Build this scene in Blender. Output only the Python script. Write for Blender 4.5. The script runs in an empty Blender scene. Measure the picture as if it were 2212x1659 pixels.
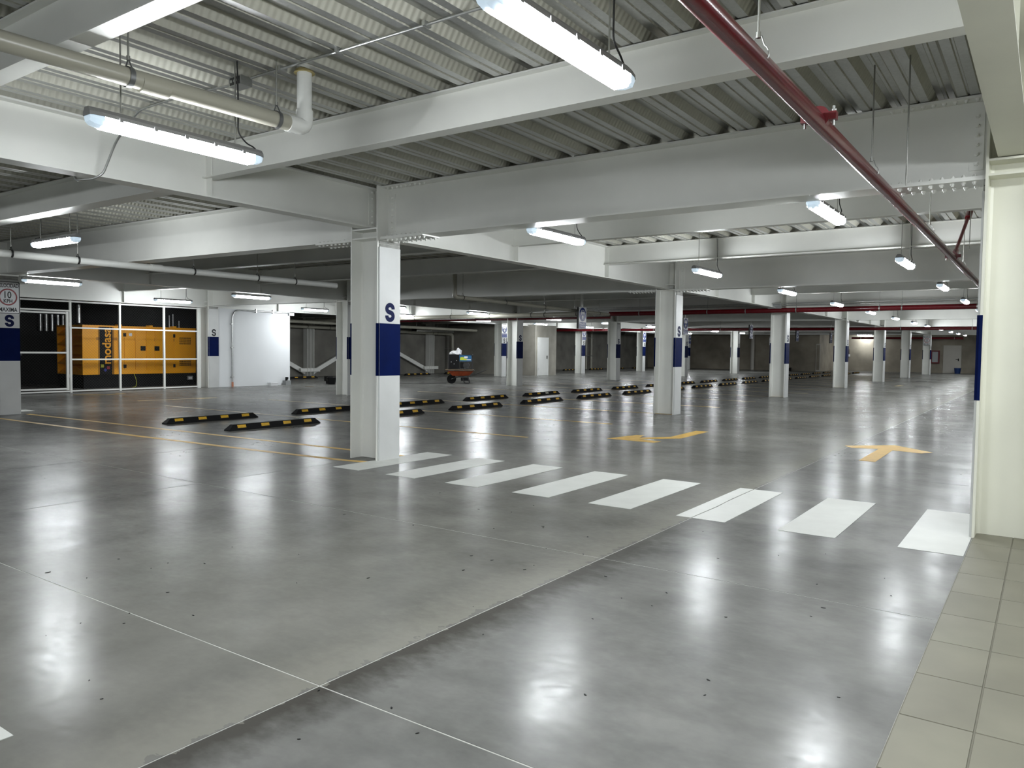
import bpy, bmesh, math, random
from mathutils import Vector, Matrix
random.seed(7)
C = bpy.context.scene
COL = C.collection

# ------------------------------------------------------------------ camera, world, exposure
H = 1.46
cam_d = bpy.data.cameras.new('camera')
cam_d.sensor_width = 36.0
cam_d.lens = 27.0125
cam_d.clip_end = 300
cam = bpy.data.objects.new('camera', cam_d)
COL.objects.link(cam)
_r = Vector((0.81937036, 0.57313772, 0.01205663))
_u = Vector((-0.03566051, 0.0299677, 0.99891454))
_f = Vector((-0.57215429, 0.81891092, -0.04499302))
M = Matrix.Identity(4)
for i in range(3):
    M[i][0] = _r[i]; M[i][1] = _u[i]; M[i][2] = -_f[i]
M.translation = (0, 0, H)
cam.matrix_world = M
C.camera = cam
w = bpy.data.worlds.new('world'); C.world = w; w.use_nodes = True
w.node_tree.nodes['Background'].inputs[0].default_value = (0.5, 0.55, 0.6, 1)
w.node_tree.nodes['Background'].inputs[1].default_value = 0.004
C.view_settings.view_transform = 'Standard'
C.view_settings.look = 'None'
C.view_settings.gamma = 1.0
C.view_settings.use_curve_mapping = False
C.view_settings.exposure = 0.0
LAMP = 143.0            # strength of every tube fitting
cy = C.cycles
cy.use_denoising = True
cy.use_light_tree = True
cy.max_bounces = 8
cy.diffuse_bounces = 5
cy.glossy_bounces = 3
cy.sample_clamp_indirect = 4.0
cy.caustics_reflective = False
cy.caustics_refractive = False

# ------------------------------------------------------------------ materials
def newmat(name):
    m = bpy.data.materials.new(name); m.use_nodes = True
    return m, m.node_tree.nodes, m.node_tree.links, m.node_tree.nodes['Principled BSDF']
def mat(name, col, rough=0.5, metal=0.0, var=0.0, scale=4.0, bump=0.0, bscale=60.0, stretch=None, rvar=0.0, spec=0.5):
    m, n, l, b = newmat(name)
    b.inputs['Base Color'].default_value = (*col, 1)
    b.inputs['Roughness'].default_value = rough
    b.inputs['Metallic'].default_value = metal
    b.inputs['Specular IOR Level'].default_value = spec
    if var or bump or rvar:
        g = n.new('ShaderNodeNewGeometry')
        mp = n.new('ShaderNodeMapping'); l.new(g.outputs['Position'], mp.inputs[0])
        if stretch: mp.inputs['Scale'].default_value = stretch
    if var:
        t = n.new('ShaderNodeTexNoise'); t.inputs['Scale'].default_value = scale; t.inputs['Detail'].default_value = 5
        l.new(mp.outputs[0], t.inputs['Vector'])
        mx = n.new('ShaderNodeMix'); mx.data_type = 'RGBA'
        mx.inputs['A'].default_value = (*[c * (1 - var) for c in col], 1)
        mx.inputs['B'].default_value = (*[min(1, c * (1 + var)) for c in col], 1)
        cr = n.new('ShaderNodeMapRange'); cr.inputs[1].default_value = 0.3; cr.inputs[2].default_value = 0.7
        l.new(t.outputs['Fac'], cr.inputs[0]); l.new(cr.outputs[0], mx.inputs['Factor'])
        l.new(mx.outputs['Result'], b.inputs['Base Color'])
        if rvar:
            rr = n.new('ShaderNodeMapRange'); rr.inputs[1].default_value = 0.3; rr.inputs[2].default_value = 0.7
            rr.inputs[3].default_value = rough - rvar; rr.inputs[4].default_value = rough + rvar
            l.new(t.outputs['Fac'], rr.inputs[0]); l.new(rr.outputs[0], b.inputs['Roughness'])
    if bump:
        t2 = n.new('ShaderNodeTexNoise'); t2.inputs['Scale'].default_value = bscale; t2.inputs['Detail'].default_value = 3
        l.new(mp.outputs[0], t2.inputs['Vector'])
        bp = n.new('ShaderNodeBump'); bp.inputs['Strength'].default_value = bump; bp.inputs['Distance'].default_value = 0.01
        l.new(t2.outputs['Fac'], bp.inputs['Height']); l.new(bp.outputs[0], b.inputs['Normal'])
    return m
def emis(name, col, s):
    m, n, l, b = newmat(name)
    b.inputs['Base Color'].default_value = (*col, 1)
    b.inputs['Emission Color'].default_value = (*col, 1)
    b.inputs['Emission Strength'].default_value = s
    m.cycles.emission_sampling = 'FRONT'
    return m

WHITE = mat('white_steel_paint', (0.75, 0.755, 0.715), 0.38, var=0.05, scale=1.3, bump=0.03, bscale=25)
CREAM = mat('cream_steel_paint', (0.70, 0.70, 0.60), 0.4, var=0.05, scale=1.5, bump=0.03, bscale=25)
COVER = mat('white_cover_paint', (0.56, 0.57, 0.56), 0.32, var=0.04, scale=3, bump=0.05, bscale=18)
NAVY = mat('navy_paint', (0.0012, 0.0065, 0.052), 0.5, var=0.12, scale=5, bump=0.06, bscale=18, spec=0.05)
NAVYL = mat('navy_lettering', (0.003, 0.007, 0.05), 0.5, spec=0.15)
BLACKL = mat('black_lettering', (0.012, 0.012, 0.014), 0.45)
GREYPAINT = mat('white_wall_plaster', (0.70, 0.72, 0.73), 0.6, var=0.03, scale=0.8, bump=0.02, bscale=40)
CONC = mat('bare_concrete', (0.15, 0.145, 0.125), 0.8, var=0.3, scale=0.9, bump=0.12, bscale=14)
CONCW = mat('warm_concrete', (0.29, 0.26, 0.205), 0.8, var=0.28, scale=0.8, bump=0.12, bscale=14)
CONCL = mat('pale_concrete', (0.29, 0.275, 0.235), 0.8, var=0.22, scale=1.2, bump=0.1, bscale=14)
WIRE = mat('galvanised_wire', (0.10, 0.10, 0.097), 0.6)
BLOCKW = mat('plant_room_wall_shade_black', (0.012, 0.012, 0.012), 0.9, var=0.2, scale=2)  # near black puts the shade of the unlit room into the colour
RED = mat('red_pipe_paint', (0.105, 0.004, 0.008), 0.24, var=0.08, scale=9)
REDD = mat('red_fitting_paint', (0.13, 0.005, 0.009), 0.3)
PVC = mat('pvc_pipe', (0.34, 0.33, 0.27), 0.32, var=0.05, scale=3)
PVCW = mat('pvc_white', (0.66, 0.67, 0.64), 0.32, var=0.04, scale=3)
ZINC = mat('zinc_steel', (0.50, 0.51, 0.50), 0.32, metal=0.9, var=0.1, scale=14)
CLAMP = mat('grey_pipe_clamp', (0.16, 0.165, 0.165), 0.4, metal=0.6)
DARKM = mat('dark_metal', (0.05, 0.05, 0.05), 0.4, metal=0.6)
ROD = mat('threaded_rod', (0.30, 0.30, 0.28), 0.4, metal=0.85)
CABLE = mat('black_cable', (0.012, 0.012, 0.013), 0.45)
RUBBER = mat('black_rubber', (0.005, 0.005, 0.0055), 0.7, spec=0.2, bump=0.1, bscale=80)
REFL = mat('yellow_reflector', (0.62, 0.36, 0.02), 0.45, var=0.12, scale=20)
REFLW = mat('pale_reflector', (0.55, 0.53, 0.45), 0.45)
YLINE = mat('yellow_floor_paint', (0.56, 0.35, 0.07), 0.42, var=0.14, scale=9)
YLINEF = mat('worn_yellow_floor_paint', (0.34, 0.25, 0.10), 0.42, var=0.25, scale=7)
WLINE = mat('white_floor_paint', (0.50, 0.51, 0.475), 0.42, var=0.05, scale=5)
GREYF = mat('grey_lamp_housing', (0.20, 0.20, 0.20), 0.45)
TUBE = emis('lamp_diffuser', (0.93, 0.97, 1.0), LAMP)
ENDCAP = emis('lamp_end_cap', (0.62, 0.76, 0.88), 0.55)
SIGNW = mat('sign_white', (0.70, 0.71, 0.72), 0.22)
SIGNB = mat('sign_blue', (0.012, 0.03, 0.17), 0.22)
SIGNR = mat('sign_red', (0.30, 0.01, 0.015), 0.3)
GENY = mat('generator_yellow', (0.86, 0.37, 0.006), 0.36, var=0.05, scale=2)
BLACK = mat('satin_black', (0.005, 0.005, 0.0055), 0.5, spec=0.2)
ORANGE = mat('orange_tray', (0.33, 0.055, 0.012), 0.45, var=0.2, scale=8)
WOOD = mat('weathered_board', (0.14, 0.10, 0.06), 0.7, var=0.3, scale=9)
PLASTIC = mat('white_bag', (0.75, 0.75, 0.75), 0.4)
BLUEP = mat('blue_panel', (0.012, 0.10, 0.24), 0.35)
LIME = mat('lime_print', (0.55, 0.62, 0.04), 0.4)
BUCKET = mat('blue_bucket_plastic', (0.008, 0.035, 0.14), 0.4)
DOORW = mat('white_door_paint', (0.68, 0.69, 0.67), 0.42, var=0.03, scale=2)
DOORC = mat('cream_door_paint', (0.50, 0.48, 0.43), 0.45, var=0.03, scale=2)
FOAM = mat('yellow_foam', (0.36, 0.30, 0.13), 0.9)
TERRA = mat('terracotta_collar', (0.50, 0.20, 0.11), 0.6)
GREYBOX = mat('grey_box', (0.22, 0.23, 0.23), 0.5)
GRATE = mat('dark_grate', (0.05, 0.05, 0.05), 0.5, metal=0.3)
MORTAR = mat('grey_mortar', (0.32, 0.32, 0.30), 0.8, var=0.2, scale=10)
FILLER = mat('joint_filler', (0.36, 0.36, 0.33), 0.7, var=0.2, scale=3)
GLASS = mat('cabinet_glass', (0.42, 0.45, 0.46), 0.1)
TILE = mat('beige_floor_tile', (0.158, 0.150, 0.111), 0.5, var=0.12, scale=2.2, bump=0.03, bscale=9)
TILE2 = mat('beige_floor_tile_pale', (0.169, 0.161, 0.120), 0.5, var=0.12, scale=2.2, bump=0.03, bscale=9)
GROUT = mat('tile_grout', (0.15, 0.143, 0.11), 0.9)

def floor_material():
    m, n, l, b = newmat('polished_concrete')
    g = n.new('ShaderNodeNewGeometry')
    def noise(scale, det, rough=0.55, stretch=(1, 1, 1), dist=0.0):
        mp = n.new('ShaderNodeMapping'); mp.inputs['Scale'].default_value = stretch
        l.new(g.outputs['Position'], mp.inputs[0])
        t = n.new('ShaderNodeTexNoise'); t.inputs['Scale'].default_value = scale
        t.inputs['Detail'].default_value = det; t.inputs['Roughness'].default_value = rough
        t.inputs['Distortion'].default_value = dist
        l.new(mp.outputs[0], t.inputs['Vector']); return t.outputs['Fac']
    def rng(src, a, b_, c, d):
        r = n.new('ShaderNodeMapRange')
        for k, v in enumerate((a, b_, c, d)): r.inputs[k + 1].default_value = v
        l.new(src, r.inputs[0]); return r.outputs[0]
    def mixc(fac, A, B):
        x = n.new('ShaderNodeMix'); x.data_type = 'RGBA'
        l.new(fac, x.inputs['Factor'])
        for s, v in (('A', A), ('B', B)):
            if isinstance(v, tuple): x.inputs[s].default_value = (*v, 1)
            else: l.new(v, x.inputs[s])
        return x.outputs['Result']
    def math_(op, a, b_=None):
        x = n.new('ShaderNodeMath'); x.operation = op
        for k, v in enumerate((a, b_)):
            if v is None: continue
            if isinstance(v, (int, float)): x.inputs[k].default_value = v
            else: l.new(v, x.inputs[k])
        return x.outputs[0]
    sep = n.new('ShaderNodeSeparateXYZ'); l.new(g.outputs['Position'], sep.inputs[0])
    X, Y = sep.outputs[0], sep.outputs[1]
    big = noise(0.30, 3); mid = noise(1.3, 5, 0.6); fine = noise(8, 4, 0.6, (1.0, 1.5, 1))
    c = mixc(rng(mid, 0.28, 0.72, 0, 1), (0.102, 0.103, 0.097), (0.215, 0.216, 0.201))
    c = mixc(rng(big, 0.35, 0.65, 0.0, 0.4), c, (0.155, 0.153, 0.145))
    c = mixc(rng(fine, 0.38, 0.80, 0, 0.28), c, (0.22, 0.22, 0.205))
    c = mixc(rng(noise(2.3, 5, 0.60, (1, 1.3, 1)), 0.42, 0.80, 0, 0.55), c, (0.062, 0.062, 0.058))
    # the pour left of the drive joint is paler and a little warmer than the one on its right
    left = math_('MULTIPLY', rng(X, -2.56, -2.52, 1, 0), rng(X, -7.0, -4.0, 0.0, 0.55))
    c = mixc(left, c, mixc(rng(mid, 0.3, 0.7, 0, 1), (0.118, 0.116, 0.100), (0.178, 0.175, 0.150)))
    # dirt washed along the drive joint
    wob = math_('ADD', X, math_('MULTIPLY', math_('SUBTRACT', fine, 0.5), 0.25))
    band = math_('MULTIPLY', rng(X, -2.530, -2.526, 0, 1), rng(wob, -2.47, -2.26, 1, 0))
    band = math_('MULTIPLY', band, rng(Y, 4.0, 7.5, 0.85, 0.1))
    c = mixc(band, c, (0.042, 0.039, 0.032))
    pale = math_('MULTIPLY', rng(wob, -2.95, -2.6, 0, 0.55), rng(wob, -2.545, -2.54, 1, 0))
    c = mixc(pale, c, (0.235, 0.23, 0.195))
    l.new(c, b.inputs['Base Color'])
    ro = rng(noise(3.2, 5, 0.6), 0.3, 0.7, 0.185, 0.235)
    ro = math_('ADD', ro, math_('MULTIPLY', fine, 0.03))
    l.new(ro, b.inputs['Roughness'])
    hgt = math_('ADD', math_('MULTIPLY', noise(2.6, 2, 0.5), 1.0), math_('ADD', math_('MULTIPLY', noise(9, 2, 0.5, (1, 1.6, 1)), 0.05), math_('MULTIPLY', noise(55, 2, 0.5, (1, 1.6, 1)), 0.008)))
    bp = n.new('ShaderNodeBump'); bp.inputs['Strength'].default_value = 0.12; bp.inputs['Distance'].default_value = 0.010
    l.new(hgt, bp.inputs['Height']); l.new(bp.outputs[0], b.inputs['Normal'])
    b.inputs['Specular IOR Level'].default_value = 0.35
    # polish worn off and dusted over in clouds and fine streaks
    df = n.new('ShaderNodeBsdfDiffuse'); l.new(c, df.inputs['Color'])
    ms = n.new('ShaderNodeMixShader')
    dust = math_('ADD', rng(noise(1.1, 4, 0.6), 0.3, 0.7, 0.24, 0.56), rng(noise(16, 4, 0.65, (1, 1.5, 1)), 0.3, 0.7, -0.2, 0.2))
    dust = math_('ADD', dust, rng(Y, 6.0, 16.0, 0.10, 0.0))
    l.new(dust, ms.inputs[0]); l.new(b.outputs[0], ms.inputs[1]); l.new(df.outputs[0], ms.inputs[2])
    l.new(ms.outputs[0], n['Material Output'].inputs['Surface'])
    return m
FLOORM = floor_material()

def deck_material():
    m, n, l, b = newmat('galvanised_deck')
    g = n.new('ShaderNodeNewGeometry')
    t = n.new('ShaderNodeTexVoronoi'); t.inputs['Scale'].default_value = 55
    l.new(g.outputs['Position'], t.inputs['Vector'])
    t2 = n.new('ShaderNodeTexNoise'); t2.inputs['Scale'].default_value = 1.6; t2.inputs['Detail'].default_value = 5
    l.new(g.outputs['Position'], t2.inputs['Vector'])
    mx = n.new('ShaderNodeMix'); mx.data_type = 'RGBA'
    mx.inputs['A'].default_value = (0.36, 0.365, 0.35, 1); mx.inputs['B'].default_value = (0.54, 0.545, 0.53, 1)
    a = n.new('ShaderNodeMath'); a.operation = 'MULTIPLY_ADD'; a.inputs[1].default_value = 0.22; l.new(t.outputs['Color'], a.inputs[0])
    l.new(t2.outputs['Fac'], a.inputs[2])
    r = n.new('ShaderNodeMapRange'); r.inputs[1].default_value = 0.35; r.inputs[2].default_value = 0.9
    l.new(a.outputs[0], r.inputs[0]); l.new(r.outputs[0], mx.inputs['Factor'])
    # pressed lugs on the sloping webs of the ribs
    sn = n.new('ShaderNodeSeparateXYZ'); l.new(g.outputs['True Normal'], sn.inputs[0])
    ab = n.new('ShaderNodeMath'); ab.operation = 'ABSOLUTE'; l.new(sn.outputs[0], ab.inputs[0])
    th = n.new('ShaderNodeMath'); th.operation = 'GREATER_THAN'; th.inputs[1].default_value = 0.5; l.new(ab.outputs[0], th.inputs[0])
    lt = n.new('ShaderNodeMath'); lt.operation = 'LESS_THAN'; lt.inputs[1].default_value = 0.93; l.new(ab.outputs[0], lt.inputs[0])
    ml = n.new('ShaderNodeMath'); ml.operation = 'MULTIPLY'; l.new(th.outputs[0], ml.inputs[0]); l.new(lt.outputs[0], ml.inputs[1])
    sp = n.new('ShaderNodeSeparateXYZ'); l.new(g.outputs['Position'], sp.inputs[0])
    sy = n.new('ShaderNodeMath'); sy.operation = 'MULTIPLY'; sy.inputs[1].default_value = 2 * math.pi / 0.055; l.new(sp.outputs[1], sy.inputs[0])
    si = n.new('ShaderNodeMath'); si.operation = 'SINE'; l.new(sy.outputs[0], si.inputs[0])
    web = n.new('ShaderNodeMix'); web.data_type = 'RGBA'; web.inputs['B'].default_value = (0.42, 0.415, 0.355, 1)
    l.new(ml.outputs[0], web.inputs['Factor']); l.new(mx.outputs['Result'], web.inputs['A']); l.new(web.outputs['Result'], b.inputs['Base Color'])
    for nm, v0, v1 in (('Metallic', 0.80, 0.15), ('Roughness', 0.30, 0.65)):
        q = n.new('ShaderNodeMapRange'); q.inputs[3].default_value = v0; q.inputs[4].default_value = v1
        l.new(ml.outputs[0], q.inputs[0]); l.new(q.outputs[0], b.inputs[nm])
    mm = n.new('ShaderNodeMath'); mm.operation = 'MULTIPLY'; l.new(si.outputs[0], mm.inputs[0]); l.new(ml.outputs[0], mm.inputs[1])
    bp = n.new('ShaderNodeBump'); bp.inputs['Strength'].default_value = 0.5; bp.inputs['Distance'].default_value = 0.007
    l.new(mm.outputs[0], bp.inputs['Height']); l.new(bp.outputs[0], b.inputs['Normal'])
    return m
DECK = deck_material()

# ------------------------------------------------------------------ mesh helpers
class MB:
    def __init__(s): s.v = []; s.f = []; s.sm = []
    def add(s, vs, fs, smooth=False):
        o = len(s.v); s.v += [tuple(p) for p in vs]
        for k, f in enumerate(fs):
            s.f.append(tuple(i + o for i in f)); s.sm.append(smooth)
        return s
    def box(s, x0, x1, y0, y1, z0, z1):
        return s.add([(x0, y0, z0), (x1, y0, z0), (x1, y1, z0), (x0, y1, z0), (x0, y0, z1), (x1, y0, z1), (x1, y1, z1), (x0, y1, z1)],
                     [(0, 3, 2, 1), (4, 5, 6, 7), (0, 1, 5, 4), (1, 2, 6, 5), (2, 3, 7, 6), (3, 0, 4, 7)])
    def prism(s, pts, vec):
        """polygon pts (3-D, planar) extruded along vec"""
        n = len(pts); vec = Vector(vec)
        a = [Vector(p) for p in pts]; b = [p + vec for p in a]
        nrm = sum(((a[i] - a[0]).cross(a[(i + 1) % n] - a[0]) for i in range(1, n - 1)), Vector())
        fs = [tuple(reversed(range(n))), tuple(range(n, 2 * n))] + [(i, (i + 1) % n, n + (i + 1) % n, n + i) for i in range(n)]
        if nrm.dot(vec) < 0: fs = [tuple(reversed(f)) for f in fs]
        return s.add(a + b, fs)
    def cyl(s, p0, p1, r0, r1=None, n=14, caps=True):
        r1 = r0 if r1 is None else r1
        p0, p1 = Vector(p0), Vector(p1); d = (p1 - p0).normalized()
        u = d.orthogonal().normalized(); v = d.cross(u)
        ring = lambda p, r: [p + (u * math.cos(2 * math.pi * k / n) + v * math.sin(2 * math.pi * k / n)) * r for k in range(n)]
        s.add(ring(p0, r0) + ring(p1, r1), [(k, (k + 1) % n, n + (k + 1) % n, n + k) for k in range(n)], True)
        if caps:
            s.add(ring(p0, r0), [tuple(reversed(range(n)))]); s.add(ring(p1, r1), [tuple(range(n))])
        return s
    def tube(s, pts, r, n=10, bend=0.0, closed=False):
        pts = [Vector(p) for p in pts]
        if bend and len(pts) > 2:
            q = [pts[0]]
            for i in range(1, len(pts) - 1):
                a, b, c = pts[i - 1], pts[i], pts[i + 1]
                da, dc = (a - b), (c - b)
                k = min(bend, da.length * 0.45, dc.length * 0.45)
                A, Cc = b + da.normalized() * k, b + dc.normalized() * k
                for t in (0, 0.25, 0.5, 0.75, 1): q.append(A * (1 - t) ** 2 + b * 2 * t * (1 - t) + Cc * t * t)
            q.append(pts[-1]); pts = q
        m = len(pts); rings = []; up = None
        for i, p in enumerate(pts):
            if closed: d = pts[(i + 1) % m] - pts[i - 1]
            else: d = pts[min(i + 1, m - 1)] - pts[max(i - 1, 0)]
            d.normalize()
            if up is None: up = d.orthogonal().normalized()
            up = (up - d * up.dot(d)).normalized(); v = d.cross(up)
            rings.append([p + (up * math.cos(2 * math.pi * k / n) + v * math.sin(2 * math.pi * k / n)) * r for k in range(n)])
        vs = [p for R in rings for p in R]; fs = []
        for i in range(m if closed else m - 1):
            j = (i + 1) % m
            for k in range(n): fs.append((i * n + k, i * n + (k + 1) % n, j * n + (k + 1) % n, j * n + k))
        s.add(vs, fs, True)
        if not closed: s.add(rings[0], [tuple(reversed(range(n)))]); s.add(rings[-1], [tuple(range(n))])
        return s
    def mesh(s, name, m):
        me = bpy.data.meshes.new(name); me.from_pydata(s.v, [], s.f); me.polygons.foreach_set('use_smooth', s.sm)
        me.materials.append(m); me.update(); return me
    def build(s, name, m, parent=None, loc=None):
        return link(name, s.mesh(name, m), parent, loc)
def link(name, me, parent=None, loc=None):
    o = bpy.data.objects.new(name, me); COL.objects.link(o)
    if parent: o.parent = parent
    if loc: o.location = loc
    return o
def thing(name, label, cat, loc=(0, 0, 0), rz=0, group=None):
    o = bpy.data.objects.new(name, None); COL.objects.link(o); o.empty_display_size = 0.1
    o.location = loc; o.rotation_euler = (0, 0, rz); o['label'] = label; o['category'] = cat
    if group: o['group'] = group
    return o
def tag(o, label, cat, group=None):
    o['label'] = label; o['category'] = cat
    if group: o['group'] = group
    return o
def struct(name, mb, m, label=None):
    o = mb.build(name, m); o['kind'] = 'structure'
    if label: o['label'] = label
    return o
def dup(root, loc, rz, label, group=None):
    r = root.copy(); COL.objects.link(r); r.location = loc; r.rotation_euler = (0, 0, rz); r['label'] = label
    if group: r['group'] = group
    for ch in root.children:
        c = ch.copy(); COL.objects.link(c); c.parent = r
        for g in ch.children:
            d = g.copy(); COL.objects.link(d); d.parent = c
    return r
_tc = {}
def text_mesh(s, size, depth, m, bold=0.0, name='lettering', xs=1.0):
    """flat lettering in the local XY plane, centred, extruded along Z"""
    key = (s, size, depth, m.name, bold, xs)
    if key in _tc: return _tc[key]
    cu = bpy.data.curves.new('t', 'FONT'); cu.body = s; cu.size = size; cu.extrude = depth; cu.offset = bold
    cu.align_x = 'CENTER'; cu.align_y = 'CENTER'; cu.resolution_u = 4
    o = bpy.data.objects.new('t', cu); COL.objects.link(o)
    me = bpy.data.meshes.new_from_object(o.evaluated_get(bpy.context.evaluated_depsgraph_get()))
    bpy.data.objects.remove(o); bpy.data.curves.remove(cu)
    vs = me.vertices
    cx = (min(v.co.x for v in vs) + max(v.co.x for v in vs)) / 2; cyy = (min(v.co.y for v in vs) + max(v.co.y for v in vs)) / 2
    for v in vs: v.co.x = (v.co.x - cx) * xs; v.co.y -= cyy
    me.materials.clear(); me.materials.append(m); me.name = name
    _tc[key] = me; return me
ROT_PX = Matrix(((0, 0, 1), (1, 0, 0), (0, 1, 0))).to_euler()     # text facing +X, reading towards +Y
ROT_NY = Matrix(((1, 0, 0), (0, 0, -1), (0, 1, 0))).to_euler()    # text facing -Y, reading towards +X
def put_text(s, size, loc, rot, m, parent, depth=0.002, bold=0.0, name='lettering', xs=1.0):
    o = link(name, text_mesh(s, size, depth, m, bold, name, xs), parent, loc); o.rotation_euler = rot; return o
ORD = ['first', 'second', 'third', 'fourth', 'fifth', 'sixth', 'seventh', 'eighth', 'ninth', 'tenth', 'eleventh', 'twelfth', 'thirteenth',
       'fourteenth', 'fifteenth', 'sixteenth', 'seventeenth', 'eighteenth', 'nineteenth', 'twentieth']

# ------------------------------------------------------------------ grid of the building
ZD = 3.52           # underside of the deck
GP = {0: (-7.3, -0.1), 1: (-7.3, 7.28), 2: (-7.3, 16.78), 3: (-7.3, 25.8), 4: (-7.3, 34.9), 5: (-7.3, 43.9), 6: (-7.3, 52.9), 7: (-7.3, 62.8)}
GC = {k: (-0.22, y) for k, (x, y) in GP.items()}; GC[1] = (-0.22, 7.3)
GQ = {0: (-17.7, -0.3), 1: (-17.7, 7.0), 2: (-17.7, 16.45), 3: (-17.7, 25.5), 4: (-17.7, 34.1), 5: (-17.7, 42.8), 6: (-17.7, 52.0), 7: (-17.7, 61.4)}
GR = {1: (-24.28, 6.9), 2: (-24.28, 16.1), 3: (-24.28, 24.8), 4: (-24.28, 33.6), 5: (-24.28, 42.2), 6: (-24.28, 51.0), 7: (-24.28, 59.5)}
GW = {k: (-29.75, y - 0.1) for k, (x, y) in GR.items()}

# ------------------------------------------------------------------ floor
XJ = [-30.2, -24.3, -20.9, -17.7, -13.6, -9.85, -7.35, -2.53, -0.455]
YJ = [-5.0, 2.2, 4.75, 9.9, 14.9, 20.0, 27.0, 34.5, 44, 54, 71]
base = MB().box(-30.4, 6.2, -5.2, 71.2, -0.25, -0.0012)
floor = struct('floor', base, FILLER, 'polished grey concrete parking floor with sawn joints')
J = 0.0045
for i in range(len(XJ) - 1):
    for j in range(len(YJ) - 1):
        MB().box(XJ[i] + J, XJ[i + 1] - (J if i < len(XJ) - 2 else 0), YJ[j] + J, YJ[j + 1] - J, -0.0012, 0.0).build('slab', FLOORM, floor)
# tiled walkway on the right
MB().box(-0.452, 6.2, -5, 71, -0.0012, 0.001).build('grout_bed', GROUT, floor)
ty = [3.41 + 0.495 * k for k in range(-8, 14)]
tmesh = {}
def tile(x0, x1, y0, y1, k):
    key = (round(x1 - x0, 3), round(y1 - y0, 3), k)
    if key not in tmesh:
        a, b = x1 - x0, y1 - y0; e = 0.003
        tmesh[key] = MB().add([(0, 0, -.006), (a, 0, -.006), (a, b, -.006), (0, b, -.006), (e, e, .005), (a - e, e, .005), (a - e, b - e, .005), (e, b - e, .005)],
                              [(4, 5, 6, 7), (0, 1, 5, 4), (1, 2, 6, 5), (2, 3, 7, 6), (3, 0, 4, 7)]).mesh('tile', TILE2 if k else TILE)
    link('tile', tmesh[key], floor, (x0, y0, 0))
for j in range(len(ty) - 1):
    for i, (a, b) in enumerate([(-0.450, -0.1885), (-0.1855, 0.3085), (0.3115, 0.8055), (0.8085, 1.302), (1.305, 1.799), (1.802, 2.296), (2.299, 2.793), (2.796, 3.29)]):
        tile(a, b, ty[j] + 0.0014, ty[j + 1] - 0.0014, (i * 7 + j * 3) % 5 < 2)

# ------------------------------------------------------------------ floor markings (paint on the floor)
def paint(name, pts, m, label=None, z=0.0025):
    o = MB().prism([(x, y, 0.0) for x, y in pts], (0, 0, z)).build(name, m, floor)
    if label: o['label'] = label
    return o
SX0, SP, SW, SY0, SL = -7.127, 0.8905, 0.4446, 6.396, 1.748
for i in range(8):
    x0 = SX0 + i * SP; x1 = min(x0 + SW, -0.462)
    lab = 'white crosswalk stripe, ' + ORD[i] + ' counted from the column on its left'
    if i == 5: # the drive joint has cracked this stripe lengthways
        xc = -2.53
        paint('crosswalk_stripe', [(x0, SY0), (xc - .006, SY0), (xc + .004, SY0 + .6), (xc - .01, SY0 + 1.1), (xc - .006, SY0 + SL), (x0, SY0 + SL)], WLINE, lab + ', narrow strip left of the crack')
        paint('crosswalk_stripe', [(xc + .006, SY0), (x1, SY0), (x1, SY0 + SL), (xc + .006, SY0 + SL), (xc + .002, SY0 + 1.1), (xc + .016, SY0 + .6)], WLINE, lab + ', wide strip right of the crack')
    else:
        paint('crosswalk_stripe', [(x0, SY0), (x1, SY0), (x1, SY0 + SL), (x0, SY0 + SL)], WLINE, lab)
paint('crosswalk_stripe', [(-3.56, -0.5), (-3.112, -0.5), (-3.112, 1.24), (-3.56, 1.24)], WLINE, 'corner of a white stripe at the lower left edge')
for i, x in enumerate((-18.45, -19.3)):
    paint('crosswalk_stripe', [(x - .03, 5.95), (x + .42, 5.95), (x + .42, 7.72), (x - .03, 7.72)], WLINE, 'white stripe behind the speed sign column, %s one' % ('near', 'far')[i])
# yellow arrows
def off(pts, dx, dy): return [(x + dx, y + dy) for x, y in pts]
paint('road_arrow', [(-2.09, 11.30), (-1.88, 11.28), (-1.90, 12.83), (-1.50, 12.70), (-1.374, 12.914), (-1.98, 13.552), (-2.605, 12.942), (-2.47, 12.74), (-2.10, 12.86)], YLINE,
      'yellow arrow painted on the aisle pointing away')
paint('road_arrow', [(-5.982, 11.35), (-5.107, 11.311), (-5.103, 11.516), (-5.65, 11.62), (-5.15, 12.06), (-5.291, 13.499), (-5.093, 13.537), (-4.98, 12.1), (-5.0, 11.9)][0:0] or
      [(-5.98, 11.33), (-5.12, 11.30), (-5.09, 11.51), (-5.55, 11.60), (-5.02, 12.16), (-5.06, 13.53), (-5.29, 13.51), (-5.25, 12.27), (-5.62, 11.80), (-5.70, 12.18), (-5.83, 12.12)], YLINE,
      'yellow turning arrow painted in front of the second column')
paint('road_arrow', [(-23.1, 10.93), (-22.9, 10.8), (-22.3, 11.5), (-22.6, 12.2), (-22.75, 12.1), (-22.55, 11.55)], YLINEF, 'worn yellow arrow in front of the wire gate')
paint('road_arrow', [(-19.5, 10.8), (-19.36, 10.78), (-19.26, 12.35), (-19.0, 12.3), (-19.22, 13.0), (-19.55, 12.4), (-19.36, 12.35)], YLINEF, 'worn yellow arrow between the wire fence and the wheel stops')
paint('road_arrow', [(-5.75, 38.6), (-5.6, 38.6), (-5.5, 39.6), (-5.7, 39.6)], YLINEF, 'worn yellow arrow far down the aisle')
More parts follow.
